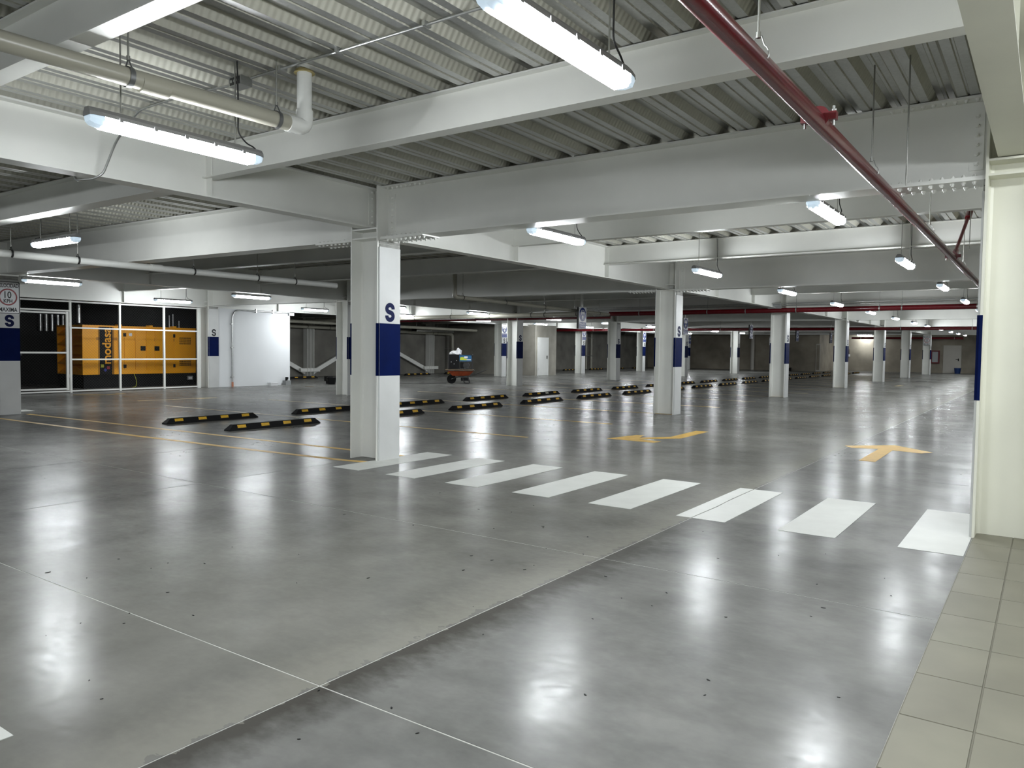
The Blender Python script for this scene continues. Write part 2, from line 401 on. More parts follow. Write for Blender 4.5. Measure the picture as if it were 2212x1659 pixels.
# stall lines
def line(name, pts, wd, m, label):
    mb = MB()
    pts = [Vector((x, y, 0)) for x, y in pts]
    L, R = [], []
    for i, p in enumerate(pts):
        d = (pts[min(i + 1, len(pts) - 1)] - pts[max(i - 1, 0)]).normalized(); nn = Vector((-d.y, d.x, 0)) * wd / 2
        L.append(p + nn); R.append(p - nn)
    for i in range(len(pts) - 1):
        mb.prism([R[i], R[i + 1], L[i + 1], L[i]], (0, 0, 0.0022))
    o = mb.build(name, m, floor); o['label'] = label
line('stall_line', [(-17.6, 6.47), (-12.0, 6.62), (-9.0, 6.76), (-7.9, 6.84), (-7.42, 6.88), (-7.1, 6.95)], 0.10, YLINE, 'yellow parking line curving to the foot of the near column')
line('stall_line', [(-17.3, 7.27), (-8.2, 7.63), (-7.5, 7.66), (-7.02, 7.64)], 0.09, YLINE, 'yellow parking line running behind the near column')
for k in range(1, 18):
    y = 10.55 + 3.03 * (k - 1)
    for (a, b, sidem) in ((-12.45, -7.08, 'aisle'), (-17.5, -12.75, 'far')):
        yy = y if sidem == 'aisle' else y - 0.1
        if k > 9 and sidem == 'far': continue
        line('stall_line', [(a, yy - 0.05), (b, yy + 0.05)], 0.075, YLINE if sidem == 'aisle' and k < 5 else YLINEF, '%s yellow parking line after the near column, %s half' % (ORD[k - 1], sidem))

# ------------------------------------------------------------------ walls
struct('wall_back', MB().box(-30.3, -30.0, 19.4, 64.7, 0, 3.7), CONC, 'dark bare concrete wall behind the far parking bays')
struct('wall_plant_room', MB().box(-30.3, -30.0, 5, 19.4, 0, 3.7).box(-30.0, -24.6, 8.2, 8.35, 0, 3.7).box(-30.0, -24.45, 19.25, 19.4, 0, 3.7), BLOCKW, 'wall of the caged plant room, coloured near black for the unlit shade')
struct('wall_white', MB().box(-24.3, -24.05, 16.28, 19.42, 0, 2.79), GREYPAINT, 'white plastered wall beside the wire cage')
struct('wall_far', MB().box(-30.3, -15.1, 64.45, 64.75, 0, 3.7).box(-15.4, -15.1, 64.75, 70, 0, 3.7).box(-15.1, 6.2, 69.6, 69.9, 0, 3.7), CONCW, 'brownish concrete wall at the far end of the garage')
struct('wall_right', MB().box(6.0, 6.2, -5, 69.7, 0, 3.7), GREYPAINT, 'white side wall beyond the walkway')
struct('wall_near', MB().box(-30.2, 6.2, -5.2, -5.0, 0, 3.7), GREYPAINT, 'white wall behind the viewer')
struct('wall_left', MB().box(-30.3, -30.0, -5, 5, 0, 3.7), CONC, 'concrete wall at the left end')
struct('wall_core', MB().box(-29.98, -23.7, 36.22, 38.4, 0, 2.855), CONCL, 'concrete stair core with a white door')
# deck
ceil = struct('ceiling', MB().box(-30.3, 6.2, -5.2, 71, 3.60, 3.75), CONC, 'corrugated galvanised steel deck ceiling')
def deck_sheet(y0, y1):
    P = 0.355; pr = []
    for k in range(3):
        o = k * P
        pr += [(o, 0), (o + .062, 0), (o + .069, .011), (o + .081, .011), (o + .088, 0), (o + .15, 0), (o + .19, .068), (o + .235, .068), (o + .242, .060), (o + .263, .060), (o + .27, .068), (o + .315, .068)]
    pr.append((3 * P, 0))
    n = len(pr); vs = [(x, y0, z) for x, z in pr] + [(x, y1, z) for x, z in pr]
    return MB().add(vs, [(i, n + i, n + i + 1, i + 1) for i in range(n - 1)]).mesh('deck_sheet', DECK)
bays = [-5, -0.1, 7.28, 16.7, 25.7, 34.8, 43.8, 52.8, 70]
for j in range(len(bays) - 1):
    me = deck_sheet(bays[j], bays[j + 1])
    for i in range(-29, 6):
        if j == 0 and i < -8: continue
        link('deck_sheet', me, ceil, (i * 1.065 + 0.745, 0, ZD))

# ------------------------------------------------------------------ steel columns
FX, FY, CTX = 0.242, 0.205, 0.019       # half depth, half flange width, cover plate thickness
colparts = {}
bm_ = MB()
colparts['web'] = MB().box(-FX, FX, -0.009, 0.009, 0, ZD).mesh('web', WHITE)
def flange_mesh(s):
    x0, x1 = sorted((s * FX, s * (FX - 0.02)))
    mb = MB().box(x0, x1, -FY, FY, 0, ZD)
    xi = s * (FX - 0.02)
    # root fillets where the web meets the flange
    for t in (-1, 1):
        mb.prism([(xi, t * 0.009, 0), (xi - s * 0.028, t * 0.009, 0), (xi - s * 0.008, t * 0.017, 0), (xi, t * 0.037, 0)], (0, 0, ZD))
    return mb.mesh('flange', WHITE)
colparts['flange'] = [flange_mesh(1), flange_mesh(-1)]
def cover_mesh(s):
    a, b = s * FX, s * (FX + CTX)
    x0, x1 = sorted((a, b)); w2 = 0.178
    mb = MB().box(x0, x1, -w2 + 0.0, w2 + 0.02, 0, 2.75)
    mb.box(x0 - .0 if s > 0 else x0 + 0.006, x1 - 0.006 if s > 0 else x1, -w2 - 0.010, -w2, 0, 2.745)
    return mb.mesh('cover_plate', COVER)
colparts['cover'] = [cover_mesh(1), cover_mesh(-1)]
def collar_mesh(s):
    x0, x1 = sorted((s * FX, s * (FX + CTX - 0.006)))
    return MB().box(x0, x1, -0.168, 0.185, 2.75, 2.79).box(x0, x1 if s > 0 else x1, -0.178, 0.19, 2.795, 2.83).mesh('mortar_collar', MORTAR)
colparts['collar'] = [collar_mesh(1), collar_mesh(-1)]
def band_mesh(s):
    e = 0.0025; z0, z1 = 1.10, 1.775
    xo = s * (FX + CTX); xi = s * (FX - 0.02)
    mb = MB()
    x0, x1 = sorted((xo, xo + s * e)); mb.box(x0, x1, -0.178 - e, 0.198 + e, z0, z1)
    x0, x1 = sorted((s * FX, xo)); mb.box(x0, x1, -0.188 - e, -0.188, z0, z1)
    x0, x1 = sorted((xi, s * FX)); mb.box(x0, x1, -FY - e, -FY, z0, z1); mb.box(x0, x1, FY, FY + e, z0, z1)
    x0, x1 = sorted((s * FX, s * FX + s * e)); mb.box(x0, x1, -FY - e, -0.178, z0, z1)
    return mb.mesh('blue_band', NAVY)
colparts['band'] = [band_mesh(1), band_mesh(-1)]
def stiff_mesh(z):
    mb = MB()
    for t in (-1, 1):
        y0, y1 = sorted((t * 0.0095, t * (FY - 0.01)))
        mb.box(-FX + 0.02, FX - 0.02, y0, y1, z, z + 0.018)
    return mb.mesh('stiffener_plate', WHITE)
colparts['stiff'] = [stiff_mesh(2.975), stiff_mesh(2.86)]
def s_glyph(w, h, st, m, d=0.003):
    rx, ry = (w - st) / 2, (h - st) / 4
    pts = []
    for k in range(15):
        a = math.radians(-8 + (262 + 8) * k / 14); pts.append(Vector((rx * math.cos(a), ry + ry * math.sin(a), 0)))
    for k in range(15):
        a = math.radians(82 - (262 + 8) * k / 14); pts.append(Vector((rx * math.cos(a), -ry + ry * math.sin(a), 0)))
    n = len(pts); vs = []
    for i, p in enumerate(pts):
        t = (pts[min(i + 1, n - 1)] - pts[max(i - 1, 0)]).normalized(); q = Vector((-t.y, t.x, 0)) * st / 2
        for z in (0, d): vs += [p - q + Vector((0, 0, z)), p + q + Vector((0, 0, z))]
    fs = [(0, 2, 3, 1), (4 * n - 4, 4 * n - 3, 4 * n - 1, 4 * n - 2)]
    for i in range(n - 1):
        a, b = 4 * i, 4 * i + 4
        fs += [(a + 2, b + 2, b + 3, a + 3), (a, a + 1, b + 1, b), (a, b, b + 2, a + 2), (a + 1, a + 3, b + 3, b + 1)]
    mb = MB().add(vs, fs); me = mb.mesh('letter', m)
    bm = bmesh.new(); bm.from_mesh(me); bmesh.ops.recalc_face_normals(bm, faces=bm.faces); bm.to_mesh(me); bm.free()
    return me
S_MESH = s_glyph(0.172, 0.248, 0.057, NAVYL)
S_BLK = s_glyph(0.168, 0.248, 0.052, BLACKL)
def make_column(label, letter=True, group=None, black=False):
    t = thing('steel_column', label, 'column', group=group)
    link('web', colparts['web'], t)
    for k in (0, 1):
        link('flange', colparts['flange'][k], t); link('cover_plate', colparts['cover'][k], t)
        link('blue_band', colparts['band'][k], t)['label'] = 'painted navy blue band'
        link('mortar_collar', colparts['collar'][k], t)
        link('stiffener_plate', colparts['stiff'][k], t)
    if letter:
        o = link('letter', S_BLK if black else S_MESH, t, (FX + CTX + 0.001, 0.008, 1.92)); o.rotation_euler = ROT_PX; o['label'] = 'painted letter S'
    return t
cproto = make_column('white steel column with blue band and letter S at the left end of the crosswalk')
cproto.location = (GP[1][0], GP[1][1], 0)
for k in range(2, 8):
    t = dup(cproto, (GP[k][0], GP[k][1], 0), 0, 'white steel column with blue band, %s in the row along the near aisle' % ORD[k - 1], 'columns along the near aisle')
bproto = make_column('white steel column with letter S below the speed limit sign at the left edge')
bproto.location = (GQ[1][0], GQ[1][1], 0)
for k in range(2, 8):
    dup(bproto, (GQ[k][0], GQ[k][1], 0), 0, 'white steel column beyond the wheel stops, %s of that row after the one at the left edge' % ORD[k - 2], 'columns beyond the wheel stops')
rproto = make_column('white steel column with black S between the wire cage and the white wall', black=True)
rproto.location = (GR[2][0], GR[2][1], 0)
for k in range(4, 8):
    dup(rproto, (GR[k][0], GR[k][1], 0), 0, 'white steel column carrying a blue parking sign, %s of the farthest row' % ORD[k - 4], 'columns with blue parking signs')
# the big cream column at the right edge
CM = dict(WHITE=WHITE)
t = thing('steel_column', 'large cream steel column with a blue edge band at the right edge of the view', 'column', (GC[1][0], GC[1][1], 0))
def recol(me, m):
    q = me.copy(); q.materials.clear(); q.materials.append(m); return q
link('web', recol(colparts['web'], CREAM), t)
for k in (0, 1):
    link('flange', recol(colparts['flange'][k], CREAM), t); link('cover_plate', colparts['cover'][k], t)
    link('blue_band', colparts['band'][k], t)['label'] = 'painted navy blue band'
    link('mortar_collar', colparts['collar'][k], t)
    link('stiffener_plate', recol(colparts['stiff'][k], CREAM), t)
# columns built against the back wall
wcol = thing('wall_column', 'white steel column against the dark back wall, left of the near column', 'column', (GW[3][0], 25.2, 0))
MB().box(-0.2, 0.12, -0.008, 0.008, 0, ZD).build('web', WHITE, wcol)
for y in (-0.2, 0.2): MB().box(-0.2, 0.12, y - 0.008, y + 0.008, 0, ZD).build('flange', WHITE, wcol)
MB().box(-0.05, 0.10, -0.6, 0.6, 0.25, 0.42).build('gusset_plate', WHITE, wcol)
dup(wcol, (GW[3][0], 34.2, 0), 0, 'white steel column against the dark back wall, right of the near column')
for nm, a, b, lab in (('diagonal_brace', (25.0, 0.22), (21.3, 1.95), 'white steel diagonal brace rising left behind the white wall'), ('diagonal_brace', (25.5, 0.22), (29.3, 1.95), 'white steel diagonal brace rising right behind the near column'),
                      ('diagonal_brace', (34.0, 0.22), (29.6, 1.95), 'white steel diagonal brace rising left to the near column'), ):
    p = MB()
    d = Vector((0, b[0] - a[0], b[1] - a[1])).normalized(); nn = Vector((0, -d.z, d.y)) * 0.1
    A = Vector((-29.80, a[0], a[1])); B = Vector((-29.80, b[0], b[1]))
    p.prism([A - nn, B - nn, B + nn, A + nn], (-0.12, 0, 0))
    o = p.build(nm, WHITE); tag(o, lab, 'brace')

# ------------------------------------------------------------------ beams and girders
bolt_me = MB().cyl((0, 0, 0), (0, 0, 0.016), 0.018, 0.0165, 6).cyl((0, 0, 0.016), (0, 0, 0.026), 0.010, 0.009, 8).mesh('bolt', WHITE)
def beam(name, label, p0, p1, zb, zt, bf, tf, tw, cat='beam', m=WHITE, group=None):
    p0, p1 = Vector((*p0, 0)), Vector((*p1, 0)); L = (p1 - p0).length; ang = math.atan2(p1.y - p0.y, p1.x - p0.x)
    t = thing(name, label, cat, (p0.x, p0.y, zb), ang, group)
    h = zt - zb
    MB().box(0, L, -tw / 2, tw / 2, tf, h - tf).build('web', m, t)
    MB().box(0, L, -bf / 2, bf / 2, 0, tf).build('bottom_flange', m, t)
    MB().box(0, L, -bf / 2, bf / 2, h - tf, h).build('top_flange', m, t)
    return t, L, h
def add_bolt(t, loc, rot):
    o = link('bolt', bolt_me, t, loc); o.rotation_euler = rot
RX = (math.pi / 2, 0, 0)     # bolt head towards -Y of the beam
RXN = (-math.pi / 2, 0, 0)
RDN = (math.pi, 0, 0)
GB, GT, GF = 2.86, ZD - 0.004, 0.30
def splice(t, L, h, x0, sgn, near, bf=GF):
    """bolted splice of a girder next to a column; x0 is where it starts, sgn its direction"""
    a, b = sorted((x0, x0 + sgn * 0.72))
    MB().box(a, b, -bf / 2 - 0.012, bf / 2 + 0.012, -0.016, 0).build('splice_plate', WHITE, t)
    MB().box(*sorted((x0 + sgn * 0.03, x0 + sgn * 0.13)), -0.019, 0.019, 0.09, h - 0.09).build('web_plate', WHITE, t)
    spots = [((x0 + sgn * (0.08 + 0.077 * i), y, 0.018), (0, 0, 0)) for i in range(9) for y in (-bf / 2 + 0.045, bf / 2 - 0.045)]
    spots += [((x0 + sgn * (0.08 + 0.077 * i), y, -0.016), RDN) for i in range(9) for y in (-bf / 2 + 0.045, bf / 2 - 0.045)]
    spots += [((x0 + sgn * (0.08 + 0.077 * i), y, h - 0.018), RDN) for i in range(9) for y in (bf / 2 - 0.045,)]
    spots += [((x0 + sgn * 0.08, 0.019, 0.14 + 0.076 * i), RXN) for i in range(6)]
    if near:
        for loc, rot in spots: add_bolt(t, loc, rot)
    else:
        from mathutils import Euler
        mb = MB()
        for loc, rot in spots:
            mtx = Matrix.Translation(loc) @ Euler(rot).to_matrix().to_4x4()
            mb.add([mtx @ v.co for v in bolt_me.vertices][:12], [(0, 1, 7, 6), (1, 2, 8, 7), (2, 3, 9, 8), (3, 4, 10, 9), (4, 5, 11, 10), (5, 0, 6, 11), (6, 7, 8, 9, 10, 11)])
        o = mb.build('bolt_set', WHITE, t); o['kind'] = 'stuff'
CN = {'C': 'right-hand column', 'P': 'near-aisle row', 'Q': 'middle row', 'R': 'farthest row', 'W': 'back wall'}
def cross_beams(A, B, ka, kb, wa, wb, where):
    for k in range(ka, kb + 1):
        a, b = A[k], B[k]
        lab = 'white I-girder across %s at the %s column line' % (where, ORD[k - 1])
        t, L, h = beam('steel_girder', lab, (a[0] - wa, a[1]), (b[0] + wb, b[1]), GB, GT, GF, 0.018, 0.011, 'girder')
        if where == 'the near aisle' and k <= 2:
            splice(t, L, h, 0.0, 1, k == 1, GF); splice(t, L, h, L, -1, k == 1, GF)
        elif where == 'the parking bays' and k <= 2:
            splice(t, L, h, 0.0, 1, False, GF)
        if k + 1 in A and k + 1 in B and k < kb:
            for q in (1, 2):
                f = q / 3
                ya = a[1] + (A[k + 1][1] - a[1]) * f; yb = b[1] + (B[k + 1][1] - b[1]) * f
                beam('steel_joist', 'slimmer white I-joist across %s, %s after the %s column line' % (where, ORD[q - 1], ORD[k - 1]), (a[0] - 0.012, ya), (b[0] + 0.012, yb),
                     3.15, GT, 0.14 if where == 'the near aisle' else 0.20, 0.012, 0.008)
cross_beams(GC, GP, 1, 7, FX + 0.0, FX + 0.0, 'the near aisle')
cross_beams(GP, GQ, 1, 7, FX, FX, 'the parking bays')
cross_beams(GQ, GR, 1, 7, FX, FX, 'the far aisle')
cross_beams(GR, GW, 3, 7, FX, 0.0, 'the back bays')
# joists of the first bay (in front of the first column line)
for q, y, zb in ((1, 4.83, 3.20), (2, 2.27, 3.20)):
    beam('steel_joist', 'white I-joist across the near aisle, %s in front of the first column line' % ORD[q - 1], (-0.23, y), (-7.29, y), zb, GT, 0.135, 0.012, 0.008)
    beam('steel_joist', 'white I-joist across the parking bays, %s in front of the first column line' % ORD[q - 1], (-7.31, y - 0.0), (-17.69, y - 0.1), 3.145, GT, 0.22, 0.012, 0.008)
def long_beams(G, k0, k1, row, zb0=None, m=WHITE):
    for k in range(k0, k1):
        a, b = G[k], G[k + 1]
        if row.startswith('right') and k == 0: a, b = (-0.285, a[1]), (-0.285, b[1])
        zb = 3.0 if k == 0 else (2.79 if row.startswith('farthest') else 2.89)
        off = 0.012
        t, L, h = beam('steel_girder', 'white I-girder along the %s, %s span' % (row, ORD[k]), (a[0], a[1] + off), (b[0], b[1] - off), zb, GT - 0.001, 0.20, 0.016, 0.01, 'girder', m)
        for f in (1 / 3, 2 / 3):
            MB().box(L * f - 0.006, L * f + 0.006, -0.095, 0.095, 0.017, h - 0.017).build('stiffener', m, t)
        if row.startswith('near') and k in (0, 1):
            for i in range(6):
                add_bolt(t, (L - 0.06 if k == 0 else 0.06, -0.006, 0.08 + i * 0.078), RX)
            if k == 0: MB().box(L - 0.12, L, -0.012, 0.012, 0.05, h - 0.05).build('web_plate', m, t)
        if row.startswith('right') and k == 0: pass
long_beams(GC, 0, 7, 'right-hand column row', m=CREAM)
long_beams(GP, 0, 7, 'near-aisle column row')
long_beams(GQ, 1, 7, 'middle column row')
long_beams(GR, 1, 7, 'farthest column row')

# ------------------------------------------------------------------ tube lights
def make_light(label):
    """a weatherproof batten hanging from the deck; its long axis is Y, origin at the middle of the tray"""
    t = thing('tube_light', label, 'ceiling light')
    L = 0.635; sec = [(-0.030, 0.052), (0.030, 0.052), (0.056, 0.024), (0.060, 0.0), (-0.060, 0.0), (-0.056, 0.024)]
    def tray(sec, y0, y1, e):
        n = len(sec); vs = []
        for y, s in ((y0, 0.72), (y0 + e, 1), (y1 - e, 1), (y1, 0.72)): vs += [(x * s, y, z) for x, z in sec]
        fs = [tuple(range(n)), tuple(reversed(range(3 * n, 4 * n)))]
        for r in range(3): fs += [(r * n + i, (r + 1) * n + i, (r + 1) * n + (i + 1) % n, r * n + (i + 1) % n) for i in range(n)]
        return vs, fs
    MB().add(*tray(sec, -L, L, 0.07)).build('housing', GREYF, t)
    dsec = [(0.060, 0.0), (0.063, -0.022), (0.047, -0.056), (0.0, -0.064), (-0.047, -0.056), (-0.063, -0.022), (-0.060, 0.0)]
    Ld = L - 0.085
    esec = [(0.060, 0.0), (0.058, -0.040), (0.036, -0.063), (-0.036, -0.063), (-0.058, -0.040), (-0.060, 0.0)]
    n = len(esec); vs = [(x, -Ld, z) for x, z in esec] + [(x, Ld, z) for x, z in esec]
    MB().add(vs, [(i, i + 1, n + i + 1, n + i) for i in range(n - 1)]).build('diffuser', TUBE, t)
    n = len(dsec)
    for s in (-1, 1):
        vs = []
        for y, k in ((Ld, 1.0), (L - 0.03, 0.86), (L - 0.005, 0.6)): vs += [(x * k, s * y, z * k) for x, z in dsec]
        fs = [tuple(range(2 * n, 3 * n))] + [(r * n + i, (r + 1) * n + i, (r + 1) * n + (i + 1) % n, r * n + (i + 1) % n) for r in range(2) for i in range(n)]
        e = MB().add(vs, fs).build('end_cap', ENDCAP, t)
        MB().cyl((0.025, s * (Ld + 0.001), -0.02), (0.025, s * (Ld + 0.055), -0.02), 0.019, n=8).cyl((-0.025, s * (Ld + 0.001), -0.02), (-0.025, s * (Ld + 0.055), -0.02), 0.019, n=8).build('lamp_holder', DARKM, e)
    for s in (-1, 1):
        MB().cyl((0, s * 0.42, 0.05), (0, s * 0.42, ZD - 2.87 + 0.068), 0.005, n=6).box(-0.02, 0.02, s * 0.42 - 0.03, s * 0.42 + 0.03, 0.048, 0.058).build('suspension_rod', ROD, t)
    MB().tube([(0.012, 0.43, ZD - 2.87), (0.016, 0.435, 0.4), (0.014, 0.435, 0.14), (0.03, 0.49, 0.075), (0.0, 0.58, 0.07), (0.0, 0.628, 0.03)], 0.0055, 6, 0.05).build('power_cable', CABLE, t)
    cl = MB()
    for y in (-0.45, -0.22, 0.0, 0.22, 0.45):
        for s in (-1, 1): cl.box(s * 0.0655 - 0.003, s * 0.0655 + 0.003, y - 0.012, y + 0.012, -0.012, 0.014)
    cl.build('clip_set', GREYF, t)['kind'] = 'stuff'
    return t
ZL = 2.87
lproto = make_light('tube light nearest the camera at the top centre of the view')
lproto.location = (-1.86, 2.42 + 0.635, ZL)
first = True
for k in range(-1, 13):  # negative index: unseen fittings added behind the camera to light the near end
    for x, lane in ((-1.86, 'right'), (-5.0, 'left')):
        if k == 0 and lane == 'right': continue
        lab = 'hanging tube light in the %s line of the near aisle, %s from the camera' % (lane, ORD[max(k, 0)] if k >= 0 else 'an added unseen one set back')
        if k == 0: lab = 'hanging tube light below the pale drain pipe at the upper left'
        dup(lproto, (x + (0.09 if lane == 'left' and k == 0 else 0), 2.42 + 0.635 + 5.04 * k + {8: -0.55, 10: 0.4}.get(k, 0), ZL), 0, lab, 'tube lights over the near aisle')
for k, y in enumerate((6.0, 3.4, 0.4, -2.6)):  # assumed unseen fittings, added to brighten the large cream column and the tiles
    dup(lproto, (1.3, y, ZL + (0.38 if k == 0 else 0)), math.pi / 2, 'assumed unseen tube light hung crossways over the walkway right of the view, %s from the large column' % ORD[k], 'assumed unseen tube lights over the walkway')
for k, x in enumerate((-8.8, -12.6)):  # unseen fittings added to brighten the near left floor
    dup(lproto, (x, -1.5, ZL), math.pi / 2, 'added unseen tube light hung crossways over the bays behind the viewer, %s from the aisle' % ORD[k], 'tube lights over the parking bays')
ys = [7.75, 13.05, 18.75, 23.5, 29.2, 34.4, 39.6, 44.8, 49.7, 55.2]
for x, lane in ((-18.55, 'near'), (-22.7, 'far')):
    for k, y in enumerate(ys):
        if lane == 'far' and k == 0: continue
        dup(lproto, (x, y + 0.6 + (0.15 if lane == 'far' else 0), ZL), 0, 'hanging tube light in the %s line of the far aisle, %s from the left' % (lane, ORD[k]), 'tube lights over the far aisle')
dup(lproto, (-11.2, 5.08, ZL + 0.0), math.pi / 2, 'tube light hung crossways over the parking bays at the left edge', 'tube lights over the parking bays')
dup(lproto, (-12.6, 68.9, 3.0), math.pi / 2, 'tube light hung crossways in front of the far brown wall', 'tube lights over the near aisle')

# ------------------------------------------------------------------ wheel stops
def make_stop(label):
    t = thing('wheel_stop', label, 'wheel stop', group='black rubber wheel stops')
    L, e = 1.0, 0.10; W, T, Hh = 0.078, 0.040, 0.105
    MB().add([(-W, -L, 0), (W, -L, 0), (W, L, 0), (-W, L, 0), (-W, -L, .018), (W, -L, .018), (W, L, .018), (-W, L, .018), (-T, -L + e, Hh), (T, -L + e, Hh), (T, L - e, Hh), (-T, L - e, Hh)],
             [(0, 3, 2, 1), (0, 1, 5, 4), (1, 2, 6, 5), (2, 3, 7, 6), (3, 0, 4, 7), (4, 5, 9, 8), (5, 6, 10, 9), (6, 7, 11, 10), (7, 4, 8, 11), (8, 9, 10, 11)]).build('rubber_body', RUBBER, t)
    for s in (1, -1):
        for y in (-0.74, -0.25, 0.23, 0.71):
            def P(f, yy): # point on the sloping face at fraction f of the height
                x = W + (T - W) * f; z = 0.018 + (Hh - 0.018) * f
                return Vector((s * x, yy, z))
            nn = Vector((s * (Hh - 0.018), 0, W - T)).normalized() * 0.003
            a = [P(0.30, y - 0.085), P(0.30, y + 0.085), P(0.86, y + 0.085), P(0.86, y - 0.085)]
            MB().prism(a, nn).build('reflector', REFL, t)
    return t
sp_ = make_stop('black wheel stop with yellow reflectors, leftmost of the front row')
sp_.location = (-11.53, 8.97, 0)
for k in range(1, 18):
    dup(sp_, (-11.53 - 0.06 * min(k, 4) / 4, 8.97 + 3.03 * k, 0), 0, 'black wheel stop with yellow reflectors in the front row, %s from the left' % ORD[k])
for k in range(0, 18):
    o = dup(sp_, (-13.36 - 0.01 * k / 18, 8.92 + 2.97 * k, 0), 0, 'black wheel stop with yellow reflectors in the row behind, %s from the left' % ORD[k])
    if k == 4:
        ch = [c for c in o.children if c.name.startswith('reflector')][2]
        ch.data = ch.data.copy(); ch.data.materials[0] = REFLW; ch['label'] = 'faded pale reflector'
for k, y in enumerate((23.3, 26.55, 31.3, 34.6, 40.4, 43.6, 47.6, 51.4, 55.0, 58.6)):
    dup(sp_, (-28.15, y, 0), 0, 'black wheel stop along the dark back wall, %s from the left' % ORD[k])

# ------------------------------------------------------------------ pipes
def hanger_rod(mb, x, y, z, r, zt=ZD):
    mb.cyl((x, y, z + r + 0.05), (x, y, zt), 0.005, n=6)
def clevis(t, x, y, z, r, along, m=ZINC, zt=ZD):
    """split ring, its top loop and the threaded rod"""
    mb = MB(); pts = []
    for k in range(16):
        a = 2 * math.pi * k / 16; u, v = math.cos(a) * (r + 0.006), math.sin(a) * (r + 0.006)
        pts.append((x + u, y, z + v) if along == 'y' else (x, y + u, z + v))
    ax = Vector((0, 0.016, 0)) if along == 'y' else Vector((0.016, 0, 0))
    n = 16; vs = []
    for off_ in (-ax, ax):
        for p in pts: vs.append(Vector(p) + off_)
    mb.add(vs, [(k, (k + 1) % n, n + (k + 1) % n, n + k) for k in range(n)], True)
    for s in (-1, 1):
        a = Vector((x, y, z)); d = Vector((s * (r * 0.85), 0, r * 0.62)) if along == 'y' else Vector((0, s * (r * 0.85), r * 0.62))
        top = a + Vector((0, 0, r + 0.055))
        mb.tube([a + d, a + d * 0.6 + Vector((0, 0, r * 0.75)), top], 0.005, 5)
    h = mb.build('pipe_clamp', m, t)
    mr = MB().cyl((x, y, z + r + 0.05), (x, y, zt), 0.006, n=6).cyl((x, y, z + r + 0.045), (x, y, z + r + 0.07), 0.012, n=6)
    mr.build('hanger_rod', ROD, h)
# 1: pale drain pipe over the near aisle
t = thing('drain_pipe', 'pale drain pipe with elbow hanging under the deck at the upper left', 'pipe', (-4.66, 0, 3.085))
R1 = 0.057
MB().cyl((0, -4.5, -0.10), (0, 3.80, 0.022), R1, n=20).build('pipe', PVC, t)
MB().cyl((0, 2.62, -0.005), (0, 2.80, -0.003), R1 + 0.003, n=20).build('coupling', PVC, t)
MB().tube([(0, 3.74, 0.022), (0, 3.90, 0.024), (0, 3.90, 0.15)], R1 + 0.006, 18, 0.10).build('elbow', PVCW, t)
MB().cyl((0, 3.90, 0.10), (0, 3.90, 0.50), R1 - 0.002, n=20).build('riser', PVCW, t)
MB().cyl((0, 3.90, 0.425), (0, 3.90, 0.45), R1 + 0.022, R1 + 0.008, n=12).build('foam_seal', FOAM, t)
for y in (-1.2, 2.55, 3.644): clevis(t, 0, y, -0.10 + 0.0147 * (y + 4.5), R1, 'y', CLAMP, ZD - 3.085)
# 2: drain pipe over the bays
t = thing('drain_pipe', 'long white drain pipe hanging over the bays left of the near column', 'pipe', (-12.6, 0, 2.78))
MB().cyl((0, 2.0, -0.01), (0, 11.4, 0.0), 0.057, n=16).build('pipe', PVCW, t)
MB().cyl((0, 7.25, 0), (0, 7.45, 0), 0.062, n=16).build('coupling', PVCW, t)
for y in (5.1, 6.05, 8.05, 9.4, 10.3): clevis(t, 0, y, 0.0, 0.057, 'y', DARKM, ZD - 2.78)
# 3: drain pipe beyond, with elbow
t = thing('drain_pipe', 'white drain pipe with elbow descending towards the hanging blue sign', 'pipe', (-12.75, 15.6, 2.78))
MB().cyl((0, 0.05, 0.03), (-0.35, 9.2, -0.02), 0.055, n=14).build('pipe', PVC, t)
MB().tube([(0, 0.15, 0.03), (0, 0, 0.03), (0, 0, 0.16)], 0.06, 14, 0.09).build('elbow', PVC, t)
MB().cyl((0, 0, 0.12), (0, 0, 0.74), 0.055, n=14).build('riser', PVC, t)
for y in (0.35, 2.4, 4.6, 6.6, 8.4): clevis(t, -0.038 * y, y, 0.03 - 0.0054 * y, 0.055, 'y', DARKM, ZD - 2.78)
# 4: header drain pipe across
t = thing('drain_pipe', 'grey drain header pipe crossing in front of the middle row columns', 'pipe', (-29.4, 24.75, 2.73))
MB().cyl((0, 0, 0), (15.6, 0, 0.07), 0.085, n=16).build('pipe', PVC, t)
MB().cyl((15.55, 0, 0.07), (15.72, 0, 0.07), 0.10, n=16).build('end_cap', PVC, t)
for x in (3, 5.3, 7, 9, 11, 13, 13.6, 15): clevis(t, x, 0, 0.0045 * x, 0.085, 'x', DARKM, ZD - 2.73)
